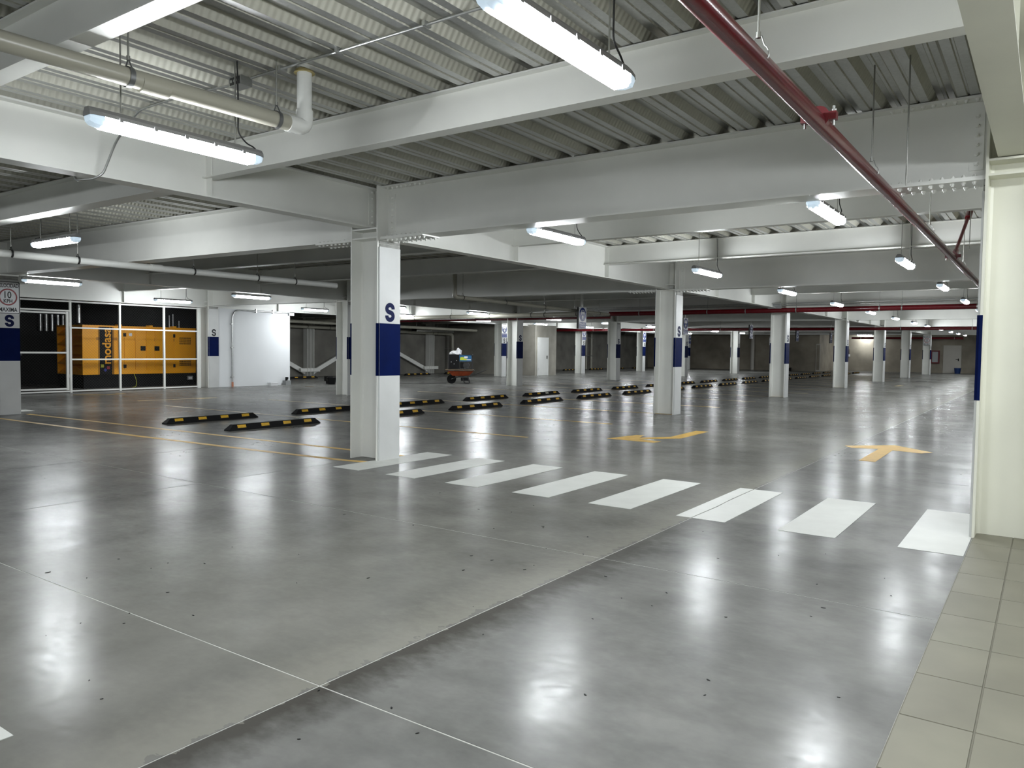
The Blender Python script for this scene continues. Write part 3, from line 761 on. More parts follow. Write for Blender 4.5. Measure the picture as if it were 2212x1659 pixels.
# 5: drain along the back wall
t = thing('drain_pipe', 'grey drain pipe along the back wall dropping to the floor behind the wheelbarrow', 'pipe', (-29.45, 0, 2.4))
MB().tube([(0, 20.0, 0.1), (0, 35.85, -0.06), (0, 35.85, -2.4)], 0.095, 16, 0.28).build('pipe', PVC, t)
for y in (21.5, 23.4, 24.8, 26.2, 28.6, 29.8, 31.2, 34.0, 34.4): clevis(t, 0, y, 0.1 - 0.0101 * (y - 20), 0.095, 'y', DARKM, ZD - 2.4)
MB().box(-0.5, 0.1, 35.74, 35.96, -0.96, -0.93).build('wall_strap', ZINC, t)
tag(MB().cyl((-27.9, 20.2, 2.62), (-27.3, 35.4, 2.52), 0.075, n=14).build('drain_pipe', PVC), 'upper grey drain pipe running towards the back wall', 'pipe')
for q, (x, y0, y1, z, r, lab) in enumerate(((-28.7, 27.3, 29.9, 2.56, 0.12, 'left'), (-28.7, 31.6, 34.8, 2.50, 0.10, 'right'))):
    tt = thing('air_duct', 'shiny galvanised duct piece under the deck behind the near column, %s one' % lab, 'duct', (x, y0, z))
    MB().box(-0.18, 0.18, 0, y1 - y0, -r, r).build('duct_body', ZINC, tt)
    for yy in (0.0, (y1 - y0) * 0.4, y1 - y0 - 0.05): MB().box(-0.2, 0.2, yy, yy + 0.05, -r - 0.02, r + 0.02).build('joint_flange', ZINC, tt)
    MB().box(-0.01, 0.01, 0.2, 0.22, r, ZD - z).box(-0.01, 0.01, y1 - y0 - 0.3, y1 - y0 - 0.28, r, ZD - z).build('hanger_strap', ZINC, tt)
# red sprinkler main along the near aisle
t = thing('sprinkler_pipe', 'red sprinkler pipe running down the near aisle at the upper right', 'pipe', (-1.098, 0, 2.765))
RR = 0.044
MB().cyl((0, -4.5, -0.03), (0, 68.0, 0.01), RR, n=20).build('pipe', RED, t)
def coupling(parent, y):
    c = MB().cyl((0, y - 0.026, 0), (0, y + 0.026, 0), RR + 0.016, n=20)
    for s in (-1, 1): c.box(s * (RR + 0.005) - 0.012, s * (RR + 0.005) + 0.034 * (1 if s > 0 else 0) + (0.012 if s < 0 else 0) - (0.034 if s < 0 else 0) * 0, y - 0.024, y + 0.024, -0.02, 0.02) if False else c.box(*sorted((s * RR, s * (RR + 0.05))), y - 0.024, y + 0.024, -0.022, 0.022)
    o = c.build('pipe_coupling', REDD, parent)
    b = MB()
    for s in (-1, 1): b.cyl((s * (RR + 0.032), y, -0.05), (s * (RR + 0.032), y, 0.055), 0.008, n=6).cyl((s * (RR + 0.032), y, 0.02), (s * (RR + 0.032), y, 0.036), 0.015, n=6)
    b.build('coupling_bolt', ZINC, o)
for y in (4.52, 11.75, 18.0): coupling(t, y)
for y in (-0.5, 3.43, 6.05, 9.3, 13.2, 17, 21): 
    mb = MB(); pts = []
    for k in range(20):
        a = 2 * math.pi * k / 20; rr = RR + 0.003
        pts.append((math.cos(a) * rr, y, math.sin(a) * rr + (0.035 if math.sin(a) > 0.95 else 0.0)))
    mb.tube(pts, 0.0035, 5, closed=True)
    lp = mb.build('loop_hanger', ZINC, t)
    MB().cyl((0, y, RR + 0.03), (0, y, ZD - 2.765), 0.006, n=6).cyl((0, y, RR + 0.03), (0, y, RR + 0.055), 0.011, n=6).build('hanger_rod', ROD, lp)
br = MB().cyl((0, 11.92, 0.04), (0.09, 12.76, 0.70), 0.022, n=10).cyl((0.08, 12.66, 0.63), (0.095, 12.80, 0.735), 0.04, n=10).cyl((0, 11.88, 0.03), (0.01, 12.0, 0.10), 0.036, n=10)
br.build('sway_brace', REDD, t)['label'] = 'sloping red brace up to the deck'
tag(MB().cyl((-0.86, 5.98, ZD), (-0.86, 5.98, 2.63), 0.006, n=6).build('threaded_rod', ROD), 'bare threaded rod hanging unused beside the red pipe', 'rod')
tag(MB().cyl((-0.95, 12.2, ZD), (-0.95, 12.2, 2.9), 0.006, n=6).build('threaded_rod', ROD), 'thin hanging rod behind the red pipe near the large column', 'rod')
# red mains across
def cross_pipe(label, y, z, x0, x1, r, tilt, rods, m=RED):
    t = thing('sprinkler_pipe', label, 'pipe', (x0, y, z))
    MB().cyl((0, 0, 0), (x1 - x0, 0, tilt), r, n=16).build('pipe', m, t)
    for x in rods:
        zz = tilt * (x - x0) / (x1 - x0)
        clevis(t, x - x0, 0, zz, r, 'x', ZINC, ZD - z)
    return t
cross_pipe('thick dark red fire main crossing the garage in front of the third column', 25.05, 2.79, -13.2, 5.9, 0.078, 0.05, [-12, -9.5, -8.2, -6.6, -4.2, -3.6, -1.7])
cross_pipe('red fire main crossing farther back in front of the fifth column', 41.6, 2.70, -25.9, 5.9, 0.075, 0.0, [-23, -19, -15, -11.5, -9.2, -6, -3])
cross_pipe('dark red pipe in front of the far brown wall', 67.4, 2.72, -13.3, -5.4, 0.085, 0.0, [-12.6, -9, -6])
tag(MB().cyl((-29.4, 25.35, 2.64), (-13.3, 25.35, 2.68), 0.045, n=12).build('sprinkler_pipe', RED), 'thin dark red pipe just behind the grey drain header', 'pipe')
for q, (z, lab) in enumerate(((2.99, 'upper'), (2.93, 'lower'))):
    tag(MB().cyl((-14.0, 24.8 + q * 0.1, z), (5.9, 24.8 + q * 0.1, z + 0.05), 0.018, n=8).build('cable_conduit', ZINC), '%s thin galvanised conduit above the thick red fire main' % lab, 'conduit')
tt = thing('junction_box', 'grey metal box on the third column beside the red main', 'box', (-7.25, 24.95, 2.93))
MB().box(-0.2, 0.2, -0.06, 0.06, -0.07, 0.10).build('box_body', GREYBOX, tt); MB().box(-0.19, 0.19, -0.066, -0.06, -0.06, 0.09).build('cover', GREYBOX, tt)
# small conduit at the near ceiling
t = thing('cable_conduit', 'galvanised conduit along the deck above the pale drain pipe', 'conduit', (0, 0, 0))
MB().tube([(-1.9, 3.735, ZD - 0.018), (-5.06, 3.725, ZD - 0.018)], 0.0105, 8).build('conduit', ZINC, t)
MB().tube([(-5.30, 3.70, ZD - 0.04), (-5.9, 3.68, ZD - 0.018), (-6.55, 3.68, ZD - 0.02), (-6.98, 3.70, 3.30), (-7.13, 3.66, 3.02), (-7.17, 3.60, 2.965), (-7.44, 3.57, 2.975), (-7.47, 3.57, 3.01)], 0.0105, 8, 0.10).build('conduit', ZINC, t)
for x in (-2.6, -3.3, -4.1, -4.7): MB().box(x - 0.012, x + 0.012, 3.70, 3.765, ZD - 0.031, ZD).build('saddle_clip', ZINC, t)
tt = thing('junction_box', 'galvanised junction box fixed under the deck above the pale drain pipe', 'box', (-5.18, 3.715, ZD - 0.035))
MB().box(-0.075, 0.075, -0.05, 0.05, -0.035, 0.035).build('box_body', ZINC, tt)
MB().box(-0.06, 0.06, -0.054, -0.05, -0.028, 0.028).build('cover', DARKM, tt)
k_ = MB()
for x in (-0.04, 0.0, 0.04): k_.cyl((x, -0.054, 0.0), (x, -0.056, 0.0), 0.012, n=8)
k_.build('knockout', ZINC, tt)
tag(MB().tube([(-5.22, 3.70, 3.47), (-4.97, 3.52, 3.47), (-4.93, 3.49, 3.3)], 0.006, 6, 0.05).build('power_cable', CABLE), 'black cable looping from the junction box to the upper left light', 'cable')
tag(MB().tube([(-2.0, 4.0, 3.5), (-1.95, 3.9, 3.46), (-1.87, 3.6, 3.46), (-1.86, 3.48, 3.5)], 0.006, 6, 0.05).build('power_cable', CABLE), 'black cable lying on the deck above the nearest light', 'cable')

# ------------------------------------------------------------------ signs
def speed_sign(label, loc, rot_kind):
    t = thing('speed_sign', label, 'sign', loc)
    W, Hh = 0.225, 0.335
    rot = ROT_PX if rot_kind == 'px' else ROT_NY
    def pl(pts, d0, d1, m, name):
        # pts in sign plane (u right, v up), extruded from d0 to d1 outward
        mx = rot.to_matrix()
        a = [mx @ Vector((u, v, d0)) for u, v in pts]
        return MB().prism(a, mx @ Vector((0, 0, d1 - d0))).build(name, m, t)
    def rr(w, h, r):
        o = []
        for cx, cy_, a0 in ((w - r, h - r, 0), (-w + r, h - r, 90), (-w + r, -h + r, 180), (w - r, -h + r, 270)):
            for k in range(4): a = math.radians(a0 + 30 * k); o.append((cx + r * math.cos(a), cy_ + r * math.sin(a)))
        return o
    pl(rr(W, Hh, 0.03), 0, 0.006, SIGNW, 'sign_plate')
    def ring(o, i, m, name, d=0.0085):
        mx = rot.to_matrix(); n = len(o); mb = MB()
        for k in range(n):
            j = (k + 1) % n
            mb.prism([mx @ Vector((*o[k], 0.006)), mx @ Vector((*o[j], 0.006)), mx @ Vector((*i[j], 0.006)), mx @ Vector((*i[k], 0.006))], mx @ Vector((0, 0, d - 0.006)))
        mb.build(name, m, t)
    ring(rr(W - 0.008, Hh - 0.008, 0.026), rr(W - 0.022, Hh - 0.022, 0.02), BLACKL, 'border')
    circ = lambda r: [(r * math.cos(2 * math.pi * k / 32), 0.01 + r * math.sin(2 * math.pi * k / 32)) for k in range(32)]
    ring(circ(0.168), circ(0.145), SIGNR, 'red_ring')
    ring(circ(0.172), circ(0.168), BLACKL, 'ring_outline', 0.008)
    mx = rot.to_matrix()
    for s, size, v, xs in (('VELOCIDAD', 0.108, 0.243, 0.66), ('10', 0.19, 0.055, 0.85), ('KPH', 0.105, -0.07, 0.85), ('MAXIMA', 0.118, -0.245, 0.75)):
        o = put_text(s, size, mx @ Vector((0, v, 0.0075)), rot, BLACKL, t, 0.0015, 0.002, 'lettering', xs)
    return t
speed_sign('speed limit sign on the column at the left edge', (-17.7 + FX + CTX + 0.003, 6.985, 2.392), 'px')
speed_sign('small speed limit sign on the last column of the near aisle', (-7.3, GP[7][1] - FY - 0.012, 2.45), 'ny')
speed_sign('small speed limit sign half hidden behind the third column', (-17.9, GQ[7][1] - FY - 0.012, 2.36), 'ny')
def car_icon(parent, loc, rot, s, m):
    body = [(-1, -0.35), (1, -0.35), (1, 0.05), (0.82, 0.22), (0.62, 0.6), (-0.62, 0.6), (-0.82, 0.22), (-1, 0.05)]
    mx = rot.to_matrix()
    a = [mx @ Vector((u * s, v * s, 0)) for u, v in body]
    c = MB().prism(a, mx @ Vector((0, 0, 0.003)))
    for u in (-0.75, 0.4):
        c.prism([mx @ Vector((uu * s, vv * s, 0)) for uu, vv in ((u, -0.6), (u + 0.35, -0.6), (u + 0.35, -0.35), (u, -0.35))], mx @ Vector((0, 0, 0.003)))
    o = c.build('car_symbol', m, parent, loc)
    MB().prism([mx @ Vector((uu * s, vv * s, 0.003)) for uu, vv in ((-0.6, 0.2), (0.6, 0.2), (0.47, 0.48), (-0.47, 0.48))], mx @ Vector((0, 0, 0.001))).build('car_window', SIGNB, o)
    return o
def parking_panel(t, x, hw, z0, z1, ysg=0.0):
    """blue disc with a car over a blue text field, on a face looking to +X"""
    rot = ROT_PX
    H_ = z1 - z0; zc = z0 + H_ * 0.66
    n = 32; ry, rz_ = hw * 0.90, H_ * 0.315
    MB().prism([(x, ry * math.cos(2 * math.pi * k / n), zc + rz_ * math.sin(2 * math.pi * k / n)) for k in range(n)], (0.003, 0, 0)).build('blue_disc', SIGNB, t)
    car_icon(t, (x + 0.003, 0, zc + rz_ * 0.32), rot, hw * 0.52, SIGNW)
    a = MB(); aw = hw * 0.3; az = zc - rz_ * 0.42
    a.prism([(x + .003, -aw, az - 0.0), (x + .003, 0, az + aw * 1.15), (x + .003, aw, az), (x + .003, aw * .45, az), (x + .003, aw * .45, az - aw * .8), (x + .003, -aw * .45, az - aw * .8), (x + .003, -aw * .45, az)], (0.003, 0, 0))
    a.build('white_arrow', SIGNW, t)
    MB().box(x, x + 0.003, -hw * 0.92, hw * 0.92, z0 + 0.012, z0 + H_ * 0.31).build('text_field', SIGNB, t)
    b = MB(); rnd = random.Random(3)
    for zr, n_ in ((z0 + H_ * 0.20, 8), (z0 + H_ * 0.08, 6)):
        wch = hw * 1.6 / n_
        for k in range(n_):
            y0 = -hw * 0.8 + k * wch
            b.box(x + .003, x + .0045, y0, y0 + wch * 0.16, zr, zr + H_ * 0.05)
            zz = zr + (H_ * 0.038 if rnd.random() < .6 else 0.0); b.box(x + .003, x + .0045, y0, y0 + wch * 0.6, zz, zz + H_ * 0.012)
    b.build('text_line', SIGNW, t)['kind'] = 'stuff'
def column_sign(label, loc):
    t = thing('parking_sign', label, 'sign', loc, 0, 'blue parking signs on the farthest columns')
    MB().box(0, 0.012, -0.25, 0.25, 0, 0.70).build('sign_plate', SIGNW, t)
    parking_panel(t, 0.012, 0.25, 0.0, 0.70)
    return t
sg = column_sign('white and blue parking sign on the first column of the farthest row', (GR[4][0] + FX + CTX + 0.001, GR[4][1], 2.09))
for k in (5, 6, 7):
    dup(sg, (GR[k][0] + FX + CTX + 0.001, GR[k][1], 2.09), 0, 'white and blue parking sign on the %s column of the farthest row' % ORD[k - 4])
t = thing('hanging_parking_sign', 'blue car sign hanging over the bays behind the descending drain pipe', 'sign', (-12.62, 22.0, 2.16), 0, 'blue car signs hanging over the bays')
MB().box(-0.035, 0.035, -0.25, 0.25, 0, 0.71).build('sign_box', DARKM, t)
MB().box(0.035, 0.038, -0.245, 0.245, 0.004, 0.706).build('sign_plate', SIGNW, t)
parking_panel(t, 0.038, 0.245, 0.004, 0.706)
MB().box(-0.02, 0.02, -0.06, 0.06, 0.71, ZD - 2.16).build('hanger_post', WHITE, t)
for k, y in enumerate((30.7, 39.4, 48.2, 57.0)):
    dup(t, (-12.62, y, 2.16), 0, 'small blue car sign hanging over the bays, %s behind the nearest one' % ORD[k])

# ------------------------------------------------------------------ wire cage
XF = -24.13
fence = thing('wire_fence', 'white framed chain link fence closing off the yellow generator', 'fence', (XF, 0, 0))
FZ = 2.765
posts = [9.86, 11.34, 12.84, 14.32, 15.56]
for y in posts: MB().box(-0.03, 0.03, y - 0.03, y + 0.03, 0, FZ).build('post', WHITE, fence)
def rails(y0, y1):
    for z in (0.05, 1.0, 1.95, FZ - 0.03):
        MB().box(-0.022, 0.022, y0, y1, z - 0.022, z + 0.022).build('rail', WHITE, fence)
for a, b in zip(posts[1:-1], posts[2:]): rails(a + 0.03, b - 0.03)
MB().box(-0.022, 0.022, 9.89, 11.31, FZ - 0.052, FZ - 0.008).build('rail', WHITE, fence)
for z in (1.0, 1.95): MB().box(-0.022, 0.022, 9.4, 9.83, z - 0.022, z + 0.022).build('rail', WHITE, fence)
MB().box(-0.022, 0.022, 8.4, 9.83, 0.03, 0.07).box(-0.022, 0.022, 8.4, 9.83, FZ - 0.05, FZ - 0.006).build('rail', WHITE, fence)
MB().box(-0.05, 0.05, 15.59, 15.64, 0, FZ).build('end_plate', WHITE, fence)
def mesh_panel(parent, y0, y1, z0, z1, step=0.086, wr=0.0012):
    """chain link: two families of diagonal wires clipped to a rectangle, slightly zig-zag in depth"""
    mb = MB(); W_, H_ = y1 - y0, z1 - z0
    for sgn in (1, -1):
        c = -H_ if sgn > 0 else 0
        end = W_ if sgn > 0 else W_ + H_
        while c < end:
            pts = []
            # y = c + sgn*z  -> clip
            if sgn > 0: za, zb = max(0, -c), min(H_, W_ - c)
            else: za, zb = max(0, c - W_), min(H_, c)
            if zb - za > 0.02:
                ya, yb = (c + za, c + zb) if sgn > 0 else (c - za, c - zb)
                mb.cyl((sgn * 0.003, y0 + ya, z0 + za), (sgn * 0.003, y0 + yb, z0 + zb), wr, n=3, caps=False)
            c += step
    o = mb.build('wire_mesh', WIRE, parent); o['kind'] = 'stuff'; return o
for a, b in zip(posts[1:-1], posts[2:]): mesh_panel(fence, a + 0.03, b - 0.03, 0.05, FZ - 0.03)
mesh_panel(fence, 9.89, 11.31, 2.42, FZ - 0.03)
mesh_panel(fence, 8.4, 9.83, 0.05, FZ - 0.03)
gate = thing('wire_gate', 'white framed chain link gate left of the yellow generator', 'gate', (XF, 10.57, 0))
for y in (-0.66, 0.68): MB().box(-0.028, 0.028, y - 0.035, y + 0.035, 0.08, 2.42).build('frame_stile', WHITE, gate)
for z in (0.12, 1.20, 2.38): MB().box(-0.024, 0.024, -0.625, 0.645, z - 0.025, z + 0.025).build('frame_rail', WHITE, gate)
MB().box(-0.024, 0.024, -0.70, 0.74, 2.43, 2.475).build('frame_rail', WHITE, gate)
MB().box(-0.024, 0.024, -0.7, 0.74, 0.02, 0.06).build('frame_rail', WHITE, gate)
mesh_panel(gate, -0.62, 0.64, 0.14, 2.36)
MB().box(0.024, 0.05, -0.70, -0.58, 1.12, 1.17).build('latch', DARKM, gate)
for z in (0.45, 2.0): MB().cyl((0.03, 0.72, z), (0.03, 0.72, z + 0.1), 0.012, n=8).build('hinge', WHITE, gate)
# generator set
g = thing('generator', 'yellow enclosed diesel generator behind the chain link fence', 'generator', (-26.05, 12.62, 0))
GL, GWd = 4.08, 1.75
MB().box(-GWd + 0.05, -0.05, 0.05, GL - 0.05, 0.0, 0.45).build('skid_base', BLACK, g)
MB().box(-GWd, -0.0, 0.42, GL, 0.45, 2.05).build('canopy', GENY, g)
MB().box(-GWd - 0.01, 0.012, 0.0, GL + 0.01, 2.05, 2.10).build('roof_panel', GENY, g)
for x in (-GWd, -0.04): MB().box(x, x + 0.04, 0, 0.42, 0.45, 2.05).build('end_cheek', GENY, g)
for k, z in enumerate((0.45, 0.80, 1.12, 1.44, 1.76)):
    MB().add([(-GWd + 0.04, 0.0, z + 0.02), (-0.04, 0.0, z + 0.02), (-0.04, 0.30, z + 0.27), (-GWd + 0.04, 0.30, z + 0.27), (-GWd + 0.04, 0.0, z), (-0.04, 0.0, z), (-0.04, 0.30, z + 0.25), (-GWd + 0.04, 0.30, z + 0.25)],
             [(0, 1, 2, 3), (7, 6, 5, 4), (0, 4, 5, 1), (1, 5, 6, 2), (2, 6, 7, 3), (3, 7, 4, 0)]).build('louvre', GENY, g)
for y in (1.25, 2.35, 3.25): MB().box(-0.2, 0.02, y - 0.06, y + 0.06, 2.10, 2.15).build('lifting_lug', GENY, g)
MB().box(0.0, 0.004, 0.55, 0.98, 0.45, 2.05).build('black_stripe', BLACK, g)
for y in (0.52, 1.0, 1.03): MB().box(0.0, 0.003, y - 0.008, y + 0.008, 0.45, 2.05).build('pinstripe', BLACK, g)
o = put_text('modasa', 0.40, (0.006, 0.79, 1.42), (0, 0, 0), GENY, g, 0.002, 0.008, 'logo_lettering', 1.0)
o.rotation_euler = Matrix(((0, 0, 1), (0, -1, 0), (1, 0, 0))).to_euler()
for y, z, c in ((0.64, 0.74, (0.5, 0.5, 0.03)), (0.74, 0.60, (0.02, 0.03, 0.25)), (0.84, 0.68, (0.3, 0.02, 0.03))):
    MB().prism([(0.004, y - 0.06, z), (0.004, y, z - 0.06), (0.004, y + 0.06, z), (0.004, y, z + 0.06)] if c[2] > 0.03 and c[0] < .4 else [(0.004, y - 0.05, z - 0.05), (0.004, y + 0.05, z - 0.05), (0.004, y + 0.05, z + 0.05), (0.004, y - 0.05, z + 0.05)], (0.003, 0, 0)).build('logo_square', mat('logo_colour', c, 0.4), g)
dm = []
for y0, y1 in ((1.15, 1.38), (1.38, 1.76), (1.77, 2.16), (2.17, 2.47), (2.48, 2.85), (2.86, 3.2)):
    d = MB().box(0.0, 0.018, y0 + 0.008, y1 - 0.008, 0.60, 2.0).build('access_door', GENY, g)
    dm.append(d)
for y, z, w_ in ((1.40, 1.80, 0.05), (1.40, 0.72, 0.05), (3.22, 1.80, 0.04), (3.22, 0.72, 0.04)):
    MB().box(0.0, 0.03, y - w_, y + w_, z - 0.06, z + 0.06).build('door_latch', BLACK, g)
for y in (2.05, 2.56): MB().box(0.018, 0.03, y - 0.09, y + 0.09, 1.26, 1.42).build('recessed_handle', BLACK, g)
MB().box(0.018, 0.022, 1.55, 1.66, 1.76, 1.86).build('rating_label', SIGNW, g)
MB().box(0.0, 0.002, 0.45, GL, 1.60, 1.70).build('belt_line', mat('generator_dark_stripe', (0.50, 0.20, 0.006), 0.4), g)  # band of darker yellow along the canopy side
MB().box(0.0, 0.012, 3.24, GL, 0.5, 2.0).build('end_panel', GENY, g)
for z0 in (1.50, 0.72):
    gr = MB()
    for i in range(10):
        for j in range(4): gr.box(0.012, 0.016, 3.43 + i * 0.047, 3.43 + i * 0.047 + 0.032, z0 + j * 0.068, z0 + j * 0.068 + 0.042)
    gr.build('vent_grille', BLACK, g)['kind'] = 'stuff'
MB().cyl((-0.95, 0.35, 2.10), (-0.95, 0.35, 2.80), 0.07, n=14).build('exhaust_pipe', ZINC, g)
MB().cyl((-0.95, 0.35, 2.10), (-0.95, 0.35, 2.18), 0.16, 0.10, n=14).build('exhaust_collar', DARKM, g)
for k, (y) in enumerate((13.05, 13.25, 13.45, 13.65, 13.83)):
    tag(MB().cyl((-29.85, y - 0.05, 1.92), (-29.85, y - 0.05, 2.53), 0.055, n=10).build('vent_tube', ZINC), 'silver tube on the plant room wall seen through the gate, %s of five' % ORD[k], 'pipe', 'five silver tubes behind the gate')
for y, zt, r in ((16.6, 2.6, 0.02), (16.75, 2.65, 0.02), (17.0, 2.4, 0.015)):
    tag(MB().cyl((-27.6, y, 0.0), (-27.6, y, zt), r, n=8).build('conduit_riser', ZINC), 'thin steel conduit standing behind the right end of the generator, %s from the left' % ORD[[16.6, 16.75, 17.0].index(y)], 'conduit', 'conduits behind the generator')
tt = thing('socket_box', 'small pale socket box low down under the right end of the generator', 'box', (-25.95, 16.3, 0.2))
MB().box(0, 0.03, 0, 0.2, 0, 0.14).build('box_body', GREYBOX, tt); MB().box(0.03, 0.034, 0.03, 0.17, 0.03, 0.11).build('cover', SIGNW, tt)
tag(MB().tube([(-25.95, 14.3, 0.45), (-25.9, 14.36, 0.2), (-25.8, 14.28, 0.02), (-25.7, 14.1, 0.012)], 0.008, 6, 0.1).build('earth_cable', LIME), 'thin yellow green cable hanging below the generator', 'cable')

# ------------------------------------------------------------------ conduit on the white wall and bits at its foot
t = thing('wall_conduit', 'galvanised conduit rising from the floor and bending along the white wall', 'conduit', (-24.05, 16.85, 0))
MB().tube([(0.035, 0, 0.10), (0.035, 0, 2.75), (0.035, 2.45, 2.75)], 0.026, 12, 0.32).build('conduit', ZINC, t)
MB().cyl((0.035, 0, 0.0), (0.035, 0, 0.17), 0.034, n=12).build('floor_collar', TERRA, t)
for z in (0.35, 1.4, 2.25): MB().box(0, 0.066, -0.07, 0.045, z - 0.02, z + 0.02).build('pipe_clamp', ZINC, t)
for y in (1.0, 1.75): MB().box(0, 0.066, y - 0.02, y + 0.02, 2.69, 2.83).build('pipe_clamp', ZINC, t)
tt = thing('junction_box', 'white junction box at the end of the conduit on the white wall', 'box', (-24.02, 19.42, 2.70))
MB().box(-0.03, 0.06, -0.1, 0.13, -0.05, 0.06).build('box_body', SIGNW, tt); MB().box(0.06, 0.066, -0.09, 0.12, -0.04, 0.05).build('cover', SIGNW, tt)
tt = thing('tool_tub', 'small clear tub with a black tool at the foot of the white wall', 'tub', (-23.9, 19.15, 0))
MB().box(-0.1, 0.1, -0.12, 0.12, 0, 0.02).box(-0.1, -0.09, -0.12, 0.12, 0.02, 0.17).box(0.09, 0.1, -0.12, 0.12, 0.02, 0.17).box(-0.09, 0.09, -0.12, -0.11, 0.02, 0.17).box(-0.09, 0.09, 0.11, 0.12, 0.02, 0.17).build('tub_body', GREYBOX, tt)
MB().cyl((0, -0.04, 0.02), (0.02, -0.02, 0.30), 0.035, 0.05, n=10).cyl((0, 0.04, 0.2), (0, 0.04, 0.30), 0.03, n=8).build('black_tool', BLACK, tt)
tag(MB().box(-23.95, -23.75, 18.3, 18.62, 0, 0.10).box(-23.96, -23.74, 18.29, 18.63, 0.08, 0.11).build('lidded_box', SIGNW), 'low white lidded box at the foot of the white wall', 'box')
# red fire riser on the back wall
t = thing('fire_riser', 'red fire hydrant riser on the back wall right of the white wall', 'pipe', (-29.8, 22.7, 0))
MB().tube([(0.1, 0, 2.3), (0.1, 0, 1.25), (0.1, -0.35, 1.1), (0.1, -0.45, 1.4)], 0.06, 12, 0.2).build('pipe', RED, t)
MB().cyl((0.1, 0, 1.45), (0.3, 0.1, 1.45), 0.07, n=12).build('valve', BLACK, t)
tt = thing('electric_box', 'grey electric box with cable on the back wall right of the white wall', 'box', (-29.85, 22.15, 0.62))
MB().box(0, 0.15, -0.2, 0.2, 0, 0.32).build('box_body', GREYBOX, tt); MB().box(0.15, 0.157, -0.17, 0.17, 0.03, 0.29).build('cover', GREYBOX, tt)
MB().tube([(0.08, 0, 0.32), (0.1, -0.05, 0.8), (0.08, 0.0, 1.5)], 0.014, 6, 0.1).build('power_cable', SIGNW, tt)
# black tool left on the floor
t = thing('power_breaker', 'black tool with a dark round head lying on the floor left of the near column', 'tool', (-23.4, 20.85, 0), -0.47)
MB().box(-0.48, 0.12, -0.1, 0.1, 0.10, 0.30).cyl((-0.4, 0, 0.0), (-0.4, 0, 0.1), 0.05, n=8).build('tool_body', BLACK, t)
MB().cyl((0.28, 0, 0.0), (0.28, 0, 0.26), 0.13, 0.19, n=14).build('round_head', BLACK, t)
MB().box(-0.02, 0.05, -0.105, -0.1, 0.16, 0.26).build('pale_sticker', REFLW, t)
for k, (x, y, a) in enumerate(((-22.3, 18.9, .3), (-21.2, 20.6, 0.6), (-20.9, 20.5, 0.7))):
    o = MB().box(-0.18, 0.18, -0.025, 0.025, 0, 0.012).build('scrap_strip', WOOD, None, (x, y, 0)); o.rotation_euler = (0, 0, a)
    tag(o, 'thin dark strip of scrap lying on the floor beyond the white wall, %s of three' % ORD[k], 'scrap')
# ------------------------------------------------------------------ wheelbarrow with the welding generator
ax = math.atan2(0.573, 0.819)
wb = thing('wheelbarrow', 'orange wheelbarrow standing in front of the dark back wall', 'wheelbarrow', (-20.15, 25.15, 0), ax)
T0 = [(-0.55, -0.26, 0.27), (0.30, -0.26, 0.27), (0.30, 0.26, 0.27), (-0.30, 0.26, 0.27)]
bot = [(-0.36, -0.2, 0.33), (0.30, -0.2, 0.33), (0.30, 0.2, 0.33), (-0.36, 0.2, 0.33)]
top = [(-0.58, -0.34, 0.55), (0.52, -0.34, 0.55), (0.52, 0.34, 0.55), (-0.58, 0.34, 0.55)]
MB().add(bot + top, [(3, 2, 1, 0), (0, 1, 5, 4), (1, 2, 6, 5), (2, 3, 7, 6), (3, 0, 4, 7)]).add([(x * 0.97, y * 0.97, z + 0.008) for x, y, z in bot] + [(x * .97, y * .97, z) for x, y, z in top], [(0, 1, 2, 3), (4, 5, 1, 0), (5, 6, 2, 1), (6, 7, 3, 2), (7, 4, 0, 3)]).build('tray', ORANGE, wb)
MB().tube([Vector(p) for p in top], 0.014, 6, closed=True).build('tray_rim', DARKM, wb)
MB().cyl((-0.42, -0.05, 0.19), (-0.42, 0.05, 0.19), 0.19, n=24).cyl((-0.42, -0.06, 0.19), (-0.42, 0.06, 0.19), 0.05, n=10).build('wheel', RUBBER, wb)
for s in (-1, 1):
    MB().tube([(-0.42, s * 0.09, 0.19), (-0.1, s * 0.2, 0.30), (0.45, s * 0.24, 0.35), (1.05, s * 0.3, 0.60)], 0.017, 8, 0.08).build('handle', DARKM, wb)
    MB().tube([(0.05, s * 0.22, 0.30), (0.12, s * 0.22, 0.02), (0.34, s * 0.22, 0.02), (0.26, s * 0.22, 0.32)], 0.014, 7, 0.05).build('leg', DARKM, wb)
MB().box(-0.02, 0.3, -0.21, 0.21, 0.13, 0.26).build('cross_brace', BLACK, wb)
tag(MB().box(-20.15 - 0.0, -20.15 + 0.0001, 0, 0.0001, 0, 0.0001).build('x', WOOD), 'x', 'x') if False else None
bd = thing('plank', 'weathered board lying across the wheelbarrow under the engine welder', 'board', (-20.15, 25.15, 0.563), ax)
MB().box(-0.66, 0.1, -0.30, 0.30, 0.0, 0.045).build('board', WOOD, bd); MB().box(0.11, 0.5, -0.30, 0.30, 0.0, 0.04).build('board', WOOD, bd)
ge = thing('engine_welder', 'black and blue engine welder standing in the wheelbarrow', 'machine', (-20.15, 25.15, 0.609), ax)
for x in (-0.54, 0.44):
    for y in (-0.25, 0.25): MB().cyl((x, y, 0), (x, y, 0.60), 0.016, n=8).build('frame_post', DARKM, ge)
for z in (0.02, 0.60):
    MB().tube([(-0.54, -0.25, z), (0.44, -0.25, z), (0.44, 0.25, z), (-0.54, 0.25, z)], 0.016, 7, closed=True).build('frame_rail', DARKM, ge)
MB().box(-0.50, -0.10, -0.24, 0.24, 0.03, 0.58).build('control_box', BLACK, ge)
